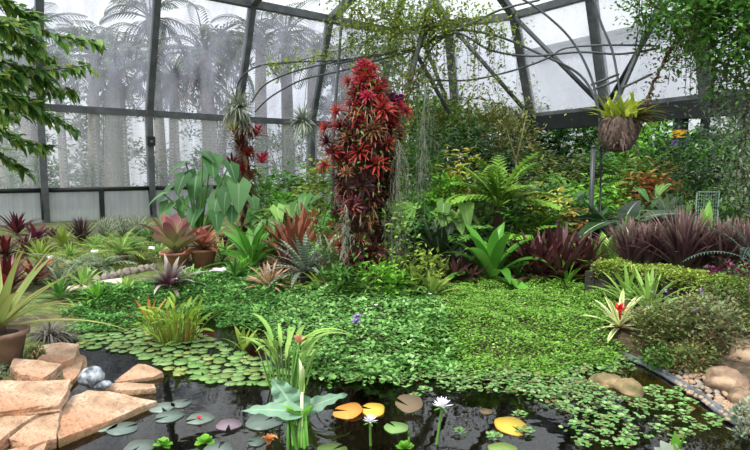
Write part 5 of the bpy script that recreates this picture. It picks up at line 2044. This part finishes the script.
rosette('water_plant', 'small yellow-green plant poking from the pads near the far bank shadow', 'water plant', gp(243, 352, -.02), 10, .3, .06, G_LIME, (.8, 1.5), (.6, .2), 'lance')
# rusty iris leaf left of the clump
rosette('water_plant', 'short rusty-tipped plant at the left of the pickerel clump', 'water plant', gp(150, 326, .0), 10, .42, .04, LM_('rusty_tip_leaf', ['#a8a03a'], tip='#b8602c', tip_from=.3, rough=.5), (.6, 1.5), (.8, .3), 'lance')

# canna clump
p = gp(288, 388, 0)
root = empty('canna', 'tall strappy canna clump with a peach flower at the edge of the pads', 'canna', (p.x, p.y, -.05))
st, lv = M(), M()
for i in range(22):
    a = U(0, 6.3)
    q = sqrt(rnd.random()) * .16
    b = Vector((cos(a) * q, sin(a) * q, 0))
    h = U(.22, .5)
    e = b * 1.6 + Vector((0, 0, h))
    st.tube([b, e], .010, .006, 5, cap=False)
    lv.leaf(e - Vector((0, 0, .03)), a + U(-.5, .5), U(.25, .5), U(.035, .06), U(.9, 1.4), U(.8, 1.8), 'lance', 6, .3)
lv.leaf((-.05, 0, .3), 2.9, .6, .05, 1.0, 2.2, 'lance', 8, .3)
lv.leaf((.1, 0, .35), .2, .55, .06, .9, 1.5, 'lance', 8, .3)
lv.leaf((.02, 0, .32), -.1, .65, .06, 1.1, 1.6, 'lance', 8, .3)
st.build('stalks', STEMG, root)
lv.build('leaves', G_FERN, root)
c = at(299, 343, p.y - .03) - Vector((p.x, p.y, -.05))
t = M()
t.tube([(0.02, 0, 0), c], .009, .006, 5)
t.build('flower_stalk', STEMG, root)
t = M()
for i in range(7):
    t.leaf(c, i * .9, .085, .06, .3 + .15 * i, -.3, 'ovate', 4, .3)
t.build('flower', PETP, root)

# taro in the foreground
Yt = gp(298, 447, 0).y
p = gp(298, 447, 0)
root = empty('taro', 'blue-green taro with wavy leaves standing in the dark water', 'taro', (p.x, p.y, 0))
st, bl = M(), M()
B0 = Vector((p.x, p.y, 0))
for (px, py, az, L, W, el, rl, dY) in ((289, 411, 3.05, .34, .13, .08, -.7, -.04), (294, 409, 2.75, .26, .27, .95, -1.1, .04), (311, 407, .12, .27, .13, .42, .75, .08)):
    e = at(px, py, Yt + dY) - B0
    st.tube(curve_pts((U(-.05, .05), U(-.04, .04), -.25), e, 0, 7), .016, .010, 7, cap=False)
    bl.heart(e, az, L, W, el, .25, None, 12, .12, rl, .13)
for k in range(7):
    b = Vector((U(-.07, .09), U(-.05, .05), -.2))
    st.tube([b, b * .9 + Vector((U(-.02, .02), 0, U(.32, .48)))], .014, .009, 6)
st.build('stalks', LM_('thick_green_stalk', ['#4c8a2a', '#67a63a', '#7ab54a'], rough=.35, transl=.15), root)
bl.build('leaves', TARO, root)
t = M()
for k in range(5):
    t.leaf((U(-.03, .05), U(-.04, .04), U(.14, .24)), U(0, 6.3), U(.14, .2), U(.06, .09), U(.7, 1.3), .6, 'ovate', 5, .4)
t.build('young_leaves', G_BRIGHT, root)
e = at(302, 392, Yt) - B0
t = M()
t.tube([(0.02, 0, -.2), e], .013, .01, 7)
t.leaf(e - Vector((0, 0, .05)), -1.2, .26, .045, 1.5, .3, 'lance', 6, .9)
t.leaf(e - Vector((0, 0, .05)), 1.9, .28, .04, 1.5, 1.0, 'lance', 6, .9, pw=3)
t.build('furled_leaf', LM_('pale_furled_leaf', ['#9cc46a'], tip='#e8e8c0', tip_from=.5, rough=.4, transl=.3), root)
t = M()
for i in range(4):
    t.leaf((0, 0, .0), i * 1.9 + U(-.4, .4), U(.07, .12), .045, 1.45, U(1.2, 2.8), 'ovate', 6, .8, 0, None, 1.3, .1)
o = t.build('dead_leaf', LM_('orange_dead_leaf', ['#c07a3c', '#d0945a'], rough=.6), None, gp(269, 444, .0))
tag(o, 'curled orange-brown dead leaf on the water left of the taro', 'leaf')

# water hyacinth flower
p = G(357, 336)
root = empty('water_hyacinth', 'lilac flower head rising from the broad-leaved cover under the column', 'flower', p)
c = at(357, 320, p.y) - p
t = M()
t.tube([(0, 0, -.05), c], .008, .006, 5)
t.build('stalk', STEMG, root)
t = M()
for i in range(16):
    q = c + Vector((U(-.025, .025), U(-.025, .025), U(-.04, .05)))
    for k in range(4):
        t.leaf(q, U(0, 6.3), .045, .03, U(-.2, .8), .2, 'ovate', 3)
t.build('petals', PETL, root)
# other tiny flowers in the cover
for (px, py, lab) in ((430, 306, 'tiny white flower in the creeping cover right of the lime bromeliads'), (376, 318, 'tiny white flower in the broad-leaved cover below the column'), (550, 299, 'tiny yellow flower in the bright creeping cover')):
    p = G(px, py + 4)
    t = M()
    for i in range(8):
        t.leaf((0, 0, .19), i * .8, .03, .02, .5, .2, 'ovate', 3)
    o = t.build('small_flower', PETW if 'white' in lab else STAM, None, p)
    tag(o, lab, 'flower')
    t = M()
    t.tube([(0, 0, -.02), (0, 0, .19)], .004, sides=4)
    t.build('stalk', STEMG, o)

# water lettuce
for (px, py, lab) in ((163, 446, 'bright green water lettuce at the bottom edge left of the other one'), (205, 443, 'bright green water lettuce on the dark water right of the other one'), (404, 449, 'bright green water lettuce by the closed lily bud')):
    rosette('water_lettuce', lab, 'water plant', gp(px, py, .0) + Vector((0, 0, .0)), 11, .075, .06, G_BRIGHT, (.2, 1.2), (.4, .1), 'paddle', .2, 4, stem_h=.005)
# silvery plant at the near edge
p = gp(672, 463, 0)
rosette('silvery_plant', 'silvery broad-leaved plant at the near edge, the taller one', 'plant', Vector((p.x, p.y, -.05)), 16, .2, .1, SILV, (.3, 1.35), (.5, .2), 'paddle', .3, 5)
p = gp(640, 468, 0)
rosette('silvery_plant', 'lower silvery plant left of the taller one', 'plant', Vector((p.x, p.y, -.05)), 10, .14, .07, SILV, (.2, 1.1), (.5, .2), 'paddle', .3, 5)
shrub('herb', 'grey-green herb tuft in the bottom right corner', 'plant', G(752, 452), (.4, .4, .3), 420, .05, .025, G_GREY, None, BARK, 14)

# ------------------------------------------------------------------ right bank
LINER = solid_mat('black_liner', [(0.3, '#3e4246'), (0.7, '#6a7076')], 6, .6, .1)
t = M()
ln = [(622, 356), (645, 365), (664, 375), (688, 390), (702, 399), (716, 410), (730, 420), (748, 430), (775, 442)]
P_ = [gp(a, b, .02) for a, b in ln]
o0 = P_[0]
for dx, dz, r in ((0, 0, .02), (.022, .018, .02)):
    t.tube([q - o0 + Vector((dx, dx * .6, dz)) for q in P_], r, r, 8)
o = t.build('pond_liner_edge', LINER, None, o0)
tag(o, 'rolled dark grey liner edge along the right bank', 'pond edging')
for (px, py, sz, z, lab, mt, sd) in ((727, 384, (.17, .15, .13), .10, 'big brown boulder on the right bank above the pebbles', BOULD, 1), (746, 401, (.13, .12, .10), .08, 'rounded tan boulder at the right edge in front of the big one', BOULD, 4),
                                     (745, 358, (.2, .17, .16), .16, 'brown boulder half hidden by shrubs behind the big one', BOULD, 7),
                                     (606, 383, (.17, .12, .085), .0, 'wet mossy rock in the water, the left of two', BOULD2, 9), (629, 390, (.15, .11, .09), .0, 'wet mossy rock in the water, the right of two', BOULD2, 12)):
    p = gp(px, py, z)
    stone('boulder' if z > .05 else 'pond_rock', lab, 'rock', p, sz, mt, None, sd, U(0, 3))
peb = []
for v in range(4):
    o = stone('pebble', 'x', 'pebble', (0, 0, 0), (.03, .024, .017), PEBM if v < 3 else PEBM2, None, v * 3.3, 0, .2)
    peb.append(o)
pz = [(gp(a, b, .06).x, gp(a, b, .06).y) for a, b in ((668, 368), (690, 374), (712, 384), (730, 402), (756, 412), (764, 434), (740, 422), (714, 404), (692, 388))]
xs_ = [q[0] for q in pz]
ys_ = [q[1] for q in pz]
pl = []
tr_ = 0
while len(pl) < 150 and tr_ < 8000:
    tr_ += 1
    x, y = U(min(xs_), max(xs_)), U(min(ys_), max(ys_))
    if sdist(pz, x, y) > .03 or any((x - a) ** 2 + (y - b) ** 2 < .0016 for a, b in pl):
        continue
    pl.append((x, y))
bb = gp(727, 384, .1)
for i, (x, y) in enumerate(pl):
    o = peb[i] if i < 4 else peb[i % 4].copy()
    if i >= 4:
        COL.objects.link(o)
    o.location = (x, y, max(hgt(x, y), 0.0) + .02 + U(0, .015))
    o.rotation_euler = (0, 0, U(0, 6.3))
    s_ = U(.7, 1.35)
    o.scale = (s_, s_, s_)
    near = (x - bb.x) ** 2 + (y - bb.y) ** 2 < .16
    grey = i % 4 == 3
    lab = '%s pebble on the right bank %s' % ('grey' if grey else 'tan', 'beside the big brown boulder' if near else 'along the liner edge away from the big boulder')
    tag(o, lab, 'pebble', lab.replace(' pebble', ' pebbles'))

# shrubs on the right bank
LMIX = LM_('bronze_green_leaf', ['#46592a', '#647838', '#6f5a38', '#86975a', '#52702e'], rough=.55)
for (px, py, size, mt, lab, fl) in [
    (658, 352, (.6, .5, .42), LMIX, 'bronze-green twiggy bush at the corner of the green tongue', None),
    (676, 352, (.85, .6, .52), LMIX, 'wide bronze-green bush with lilac flowers above the liner edge', (PETL, 5, .03)),
    (704, 356, (.8, .6, .52), LM_('grey_bronze_leaf', ['#56643c', '#738052', '#6d5a3e', '#8c9a6c'], rough=.55), 'grey-bronze bush left of the boulders', None),
    (664, 372, (.4, .3, .22), G_MIDG, 'small green bush hanging over the liner edge', None),
    (690, 374, (.45, .35, .28), LMIX, 'low bronze bush just above the pebbles', None),
    (694, 334, (.8, .5, .34), G_GREY, 'grey-green bush in front of the timber front of the bed', (PETL, 4, .03)),
    (724, 336, (.75, .6, .5), LMIX, 'bronze-green bush with a lilac flower behind the boulders', (PETL, 4, .03)),
    (748, 330, (.7, .6, .7), G_MIDG, 'green bush at the right edge above the half-hidden boulder', None),
    (654, 332, (.5, .4, .3), LM_('grey_bronze_leaf', ['#6f7558'], rough=.55), 'grey-bronze bush behind the red-centred bromeliad', (PETL, 3, .03)),
    (742, 305, (.6, .5, .5), G_MIDG, 'green bush against the right end of the timber front', None)]:
    shrub('bank_bush', lab, 'bush', G(px, py), size, 1250 if size[0] > .5 else 500, .055, .024, mt, None, LM_('brown_twig', ['#6a4f36', '#7d6042'], rough=.8, transl=.05), 34, base=.06, open_=.45, flowers=fl, nst=22)
rosette('bromeliad', 'cream-striped bromeliad with a red heart at the tip of the green tongue', 'bromeliad', G(619, 330), 26, .52, .055, B_CREAM, (.05, 1.2), (.5, .3), 'strap', .35, 6, flower=PETR, flower_up=.12)
rosette('tufted_plant', 'light green tuft in front of the raised bed, left of a matching one', 'plant', gy(627, 6.85), 26, .62, .06, G_FERN, (.5, 1.45), (.9, .3), 'lance', .3, 6)
rosette('tufted_plant', 'light green tuft in front of the raised bed, right of a matching one', 'plant', gy(648, 6.45), 30, .66, .06, G_FERN, (.5, 1.45), (.9, .3), 'lance', .3, 6)

# ------------------------------------------------------------------ overhead: pipe trellis, vines, staghorn
def P9(l, Y):
    return [at(a, b, Y) for a, b in l]


def smooth(P, k=6):
    Q = []
    for i in range(len(P) - 1):
        p0, p1, p2, p3 = P[max(0, i - 1)], P[i], P[i + 1], P[min(len(P) - 1, i + 2)]
        for j in range(k):
            t_ = j / k
            Q.append(0.5 * ((2 * p1) + (p2 - p0) * t_ + (2 * p0 - 5 * p1 + 4 * p2 - p3) * t_ * t_ + (3 * p1 - p0 - 3 * p2 + p3) * t_ ** 3))
    Q.append(P[-1])
    return Q


o0 = at(418, 60, 10.5)
root = empty('pipe_trellis', 'arched dark pipe trellis overhead carrying the climbing plants', 'trellis', o0)


def pipe(name, P, r, mat=MPIPE):
    t = M()
    t.tube([q - o0 for q in P], r, r, 7)
    return t.build(name, mat, root)


H = Vector
# upright legs with feet in the ground, then hoops and ties
gl_ = gy(384, 10.2)
pipe('leaning_pole', [H((gl_.x, 10.2, gl_.z - .1)), at(403, 107, 10.2), at(418, 50, 10.3), at(434, -10, 10.4)], .05, MSTEEL)
gl_ = gy(332, 10.8)
pipe('pole', [H((gl_.x, 10.8, gl_.z - .1)), at(334, 120, 10.8), at(343, 0, 10.8), at(345, -30, 10.8)], .032, MSTEEL)
pipe('hoop', smooth([at(236, 100, 12.2), at(238, 84, 12.2), at(247, 72, 12), at(263, 65, 11.8), at(292, 62, 11.5), at(340, 60, 11), at(372, 56, 10.8), at(416, 47, 10.4)]), .019)
pipe('hoop', smooth([at(252, 102, 12), at(258, 92, 12), at(266, 84, 11.8), at(282, 76, 11.6), at(307, 68, 11.3), at(357, 58, 10.9), at(416, 49, 10.4)]), .017)
pipe('hoop', smooth([at(255, 112, 11.8), at(268, 99, 11.7), at(287, 87, 11.5), at(308, 78, 11.2), at(345, 70, 10.9), at(385, 58, 10.6), at(416, 50, 10.4)]), .017)
pipe('hoop', smooth([at(416, 48, 10.4), at(440, 36, 10.4), at(462, 30, 10.4), at(500, 37, 10.2), at(540, 54, 10), at(580, 75, 9.8), at(598, 108, 9.6), at(600, 140, 9.5)]), .021)
pipe('hoop', smooth([at(416, 50, 10.4), at(455, 33, 10.2), at(490, 50, 10), at(530, 56, 9.8), at(580, 52, 9.6), at(620, 54, 9.4), at(660, 48, 9.2)]), .019)
pipe('hoop', smooth([at(430, 80, 10.6), at(470, 80, 10.3), at(515, 70, 10), at(548, 58, 9.8), at(566, 48, 9.7), at(610, 45, 9.4), at(660, 46, 9.2)]), .017)
pipe('hoop', smooth([at(470, -20, 9.6), at(520, -2, 9.5), at(552, 20, 9.4), at(575, 45, 9.3), at(592, 80, 9.2), at(600, 118, 9.1)]), .019)
pipe('hoop', smooth([at(590, -15, 9.4), at(600, 20, 9.3), at(612, 50, 9.2), at(618, 80, 9.1), at(622, 110, 9)]), .019)
pipe('hoop', smooth([at(540, 0, 9.7), at(500, 10, 9.9), at(470, 25, 10.2), at(440, 40, 10.4), at(425, 60, 10.5), at(405, 105, 10.6)]), .02)
pipe('tie_bar', [at(591, 85, 9.2), at(619, 74, 9.1)], .02)
pipe('tie_bar', [at(593, 90, 9.2), at(620, 79, 9.1)], .02)
pipe('tie_bar', [at(622, 88, 9.1), at(652, 74, 9.1)], .02)
pipe('tie_bar', [at(334, 64, 10.8), at(372, 57, 10.7), at(416, 48, 10.4)], .022)
pipe('brace', [at(417, 55, 10.5), at(450, 114, 10.6)], .04)
pipe('slanting_pole', [at(664, -8, 9.4), at(640, 48, 9.3), at(618, 98, 9.2), at(612, 112, 9.2)], .042)
gl_ = gy(600, 9.3)
pipe('pole', [H((gl_.x, 9.3, gl_.z - .1)), at(601, 140, 9.4), at(600, 112, 9.5)], .03)
ap_ = airplant('air_plant', 'grey air plant hanging by the fourth mullion', at(303, 122, 11.4), 280, .46, None, at(307, 78, 11.25))

ap_.scale = (1, 1, 1.0)
# staghorn fern ball hanging from the slanting pole
p = at(619, 126, 9.15)
root = empty('staghorn_fern', 'brown root ball with yellow-green fern leaves hanging under the trellis', 'fern', p)
t = M()
t.lathe([(.05, -.42), (.18, -.38), (.24, -.22), (.26, .0), (.22, .12), (.1, .18)], 24, (0, 0, 0), .5, 2)
for i in range(160):
    a = U(0, 6.3)
    t.leaf((cos(a) * .24, sin(a) * .24, U(-.3, .1)), a, U(.08, .2), .03, U(-1.3, .2), .4, 'grass', 3, .1)
t.build('root_ball', solid_mat('root_fibre', [(0.3, '#3a302a'), (0.7, '#6e5c52')], 18, .95, .7), root)
t = M()
for i in range(80):
    t.leaf((U(-.2, .2), U(-.2, .2), .12), 2.39996 * i, U(.3, .55), .06, .4 + 1.1 * i / 80, .5, 'strap', 5, .2)
t.build('leaves', LM_('yellow_green_fern_leaf', ['#a9b83a', '#bcc84e', '#8fa832'], rough=.45, transl=.4), root)
t = M()
for i in range(44):
    t.leaf((.15, 0, .08), U(-1.3, 1.3), U(.4, .75), .06, U(.1, .7), U(.6, 1.4), 'lance', 6, .2)
t.build('strap_fronds', G_OLIVE, root)
t = M()
t.tube([(0, 0, .1), at(613, 108, 9.2) - p], .01, sides=5)
t.build('wire', MPIPE, root)

# vines
IVY = G_MIDG
VINE = LM_('vine_leaf', ['#6f8a34', '#8fa042', '#5a7a2e', '#a5aa50'], rough=.5, transl=.5)
vine('climbing_vine', 'thin leafy vine along the trellis hoop left of the red column', [at(268, 66, 11.7), at(292, 62, 11.5), at(320, 56, 11.2), at(345, 48, 11), at(372, 44, 10.7)], G_LIME, 360, .10, .05, .10, .012, None, BARK, .5, 'vine', 12, (.15, .5), 7)
vine('climbing_vine', 'leafy vine massed at the top of the trellis above the red column', [at(352, 8, 10.9), at(372, 20, 10.7), at(392, 12, 10.5), at(412, 28, 10.4), at(430, 20, 10.3)], VINE, 3800, .085, .045, .34, .018, None, BARK, .5, 'vine', 26, (.3, 1.3), 20)
vine('climbing_vine', 'vine curtain hanging between the leaning pole and the first far-wall mullion', [at(424, 12, 10.2), at(440, 22, 10.3), at(462, 18, 10.2), at(485, 26, 10.0), at(505, 34, 9.9)], VINE, 1100, .08, .042, .2, .016, None, BARK, .5, 'vine', 40, (.4, 1.6), 22)
vine('climbing_vine', 'loose vine trailing down the leaning pole right of the red column', [at(410, 70, 10.1), at(404, 100, 10.1), at(398, 130, 10.1), at(392, 165, 10.1), at(390, 200, 10.1)], G_OLIVE, 900, .09, .05, .2, .016, None, BARK, .6, 'vine', 14, (.2, .6), 10)
vine('climbing_vine', 'small leafed vine filling the corner under the diagonal braces', [at(430, 120, 12), at(450, 104, 12), at(475, 98, 12), at(500, 104, 12), at(520, 118, 12)], G_OLIVE, 1000, .1, .05, .34, .016, None, BARK, .5, 'vine', 26, (.3, 1.0), 14)
vine('woody_vine', 'brown twisted woody vine hanging down toward the staghorn fern', [at(720, -6, 8.6), at(696, 18, 8.7), at(676, 42, 8.8), at(662, 66, 8.9), at(650, 92, 9.0), at(642, 118, 9.0)], LM_('dry_vine_leaf', ['#5f4a34', '#4a4a2c', '#7a6444'], rough=.7), 420, .09, .04, .11, .035, None, BARK, .5, 'vine', 12, (.15, .4), 8)
vine('climbing_vine', 'dense vine over the slanting pole at the top right', [at(640, -12, 9), at(660, 8, 8.9), at(684, 22, 8.8), at(700, 44, 8.7)], IVY, 1600, .09, .05, .26, .03, None, BARK, .4, 'vine', 22, (.3, 1.1), 16)
vine('climbing_vine', 'bright maple-leaved vine massed in the top right corner', [at(690, -15, 7.6), at(720, 2, 7.6), at(742, 24, 7.5), at(760, 50, 7.5)], IVY, 2600, .11, .07, .30, .03, None, BARK, .4, 'vine', 24, (.3, 1.2), 18)
vine('climbing_vine', 'grey-green feathery vine hanging down the right edge', [at(712, 60, 8.2), at(738, 78, 8.0), at(748, 110, 7.9), at(740, 150, 7.9), at(752, 185, 7.9)], G_GREY, 2600, .085, .035, .26, .022, None, BARK, .5, 'vine', 24, (.3, .9), 18)
vine('climbing_vine', 'dark leafy vine low at the right above the bright bush', [at(690, 176, 9.8), at(712, 168, 9.6), at(735, 158, 9.4), at(760, 150, 9.2)], G_DEEP, 1500, .1, .05, .34, .022, None, BARK, .5, 'vine', 16, (.3, .9), 16)

# ------------------------------------------------------------------ overhanging branch at the top left
p = H((-4.6, 4.3, hgt(-4.6, 4.3)))
root = empty('overhanging_tree', 'tree at the near left whose leafy branches overhang the view', 'tree', p)
t = M()
t.tube([(0, 0, -.1), (.05, .1, 1.4), (.3, .15, 2.5), (.5, .3, 3.9)], .09, .05, 9)
tw, fo = M(), M()
segs = [((-40, 30), (10, 20), (58, 36), (98, 42), 4.5), ((-40, 60), (0, 62), (40, 70), (84, 66), 4.4), ((-45, 85), (0, 84), (38, 86), (70, 90), 4.6), ((-40, 100), (0, 106), (30, 108), (52, 120), 4.5),
        ((-40, 130), (-5, 128), (20, 140), (46, 148), 4.4), ((-30, 0), (0, -2), (18, 10), (36, 18), 4.6), ((-40, 150), (-15, 146), (4, 158), (22, 170), 4.5), ((-30, 45), (0, 44), (24, 52), (50, 58), 4.7),
        ((-40, 112), (0, 116), (40, 112), (72, 130), 4.75), ((-30, 20), (0, 22), (16, 34), (36, 44), 4.3), ((-30, 78), (0, 76), (24, 74), (48, 80), 4.35), ((-30, 95), (0, 94), (16, 98), (40, 102), 4.3)]
for s_ in segs:
    Y = s_[4]
    Q = smooth([at(a, b, Y + .12 * j) - p for j, (a, b) in enumerate(s_[:4])], 7)
    tw.tube([H((.3, .15, 2.5 if Q[0].z > 2.4 else Q[0].z * .9)), Q[0]], .03, .012, 6)
    tw.tube(Q, .012, .004, 5)
    for i in range(4, len(Q)):
        d = Q[i] - Q[i - 1]
        az = math.atan2(d.y, d.x)
        for sd in (-1, 1):
            for _ in range(3):
                fo.leaf(Q[i] + H((U(-.03, .03), U(-.03, .03), U(-.03, .03))), az + sd * U(.4, 1.5), U(.08, .15), U(.032, .05), U(-.9, .35), U(.3, .9), 'ovate', 5, .25, U(-.5, .5))
t.build('trunk', BARK, root)
tw.build('branches', BARK, root)
fo.build('leaves', LM_('overhang_leaf', ['#36582a', '#4a7830', '#688f3c', '#8a9c46'], rough=.4, transl=.45, spec=.35), root)

# neighbouring glasshouse seen through the far panes
t = M()
a, b = H((8.9, 31, 0)), H((12.6, 25.5, 0))
a2, b2 = a + (a - b) * .25, b + (b - a) * 1.2
t.hexa([H((a2.x, a2.y, 0)), H((b2.x, b2.y, 0)), H((b2.x + .15, b2.y + .1, 0)), H((a2.x + .15, a2.y + .1, 0))], [H((a2.x, a2.y, 8.3)), H((b2.x, b2.y, 8.3)), H((b2.x + .15, b2.y + .1, 8.3)), H((a2.x + .15, a2.y + .1, 8.3))])
t.smooth = False
NB = solid_mat('pale_sheeting', [(0.3, '#b4b8c2'), (0.7, '#c6c9d2')], .6, .7, 0)
o = t.build('neighbouring_glasshouse', NB)
tag(o, 'pale grey neighbouring glasshouse seen through the dusty far panes', 'building')
t = M()
t.beam(H((a2.x - .2, a2.y - .2, 8.3)), H((b2.x - .2, b2.y - .2, 8.3)), .3, .2)
t.smooth = False
t.build('gutter', MSTEEL, o)
t = M()
n_ = H((.8, .55, 0)) * 5
t.hexa([H((a2.x, a2.y, 8.3)), H((b2.x, b2.y, 8.3)), H((b2.x, b2.y, 8.4)), H((a2.x, a2.y, 8.4))], [H((a2.x, a2.y, 9.2)) + n_, H((b2.x, b2.y, 9.2)) + n_, H((b2.x, b2.y, 9.3)) + n_, H((a2.x, a2.y, 9.3)) + n_])
t.smooth = False
t.build('roof', NB, o)

o = M()
for i in range(3):
    o.leaf((0, 0, .0), -.6 + i * 2.0, .24 - .05 * i, .07, 1.35, .1, 'lance', 5, .4)
st_ = M()
st_.tube([(0, 0, -.1), (0, 0, .03)], .012, .01, 6)
p = gp(676, 461, 0)
r_ = st_.build('water_plant', STEMG, None, p)
tag(r_, 'single bright green leaf shoot rising beside the taller silvery plant', 'plant')
o.build('leaves', G_BRIGHT, r_)
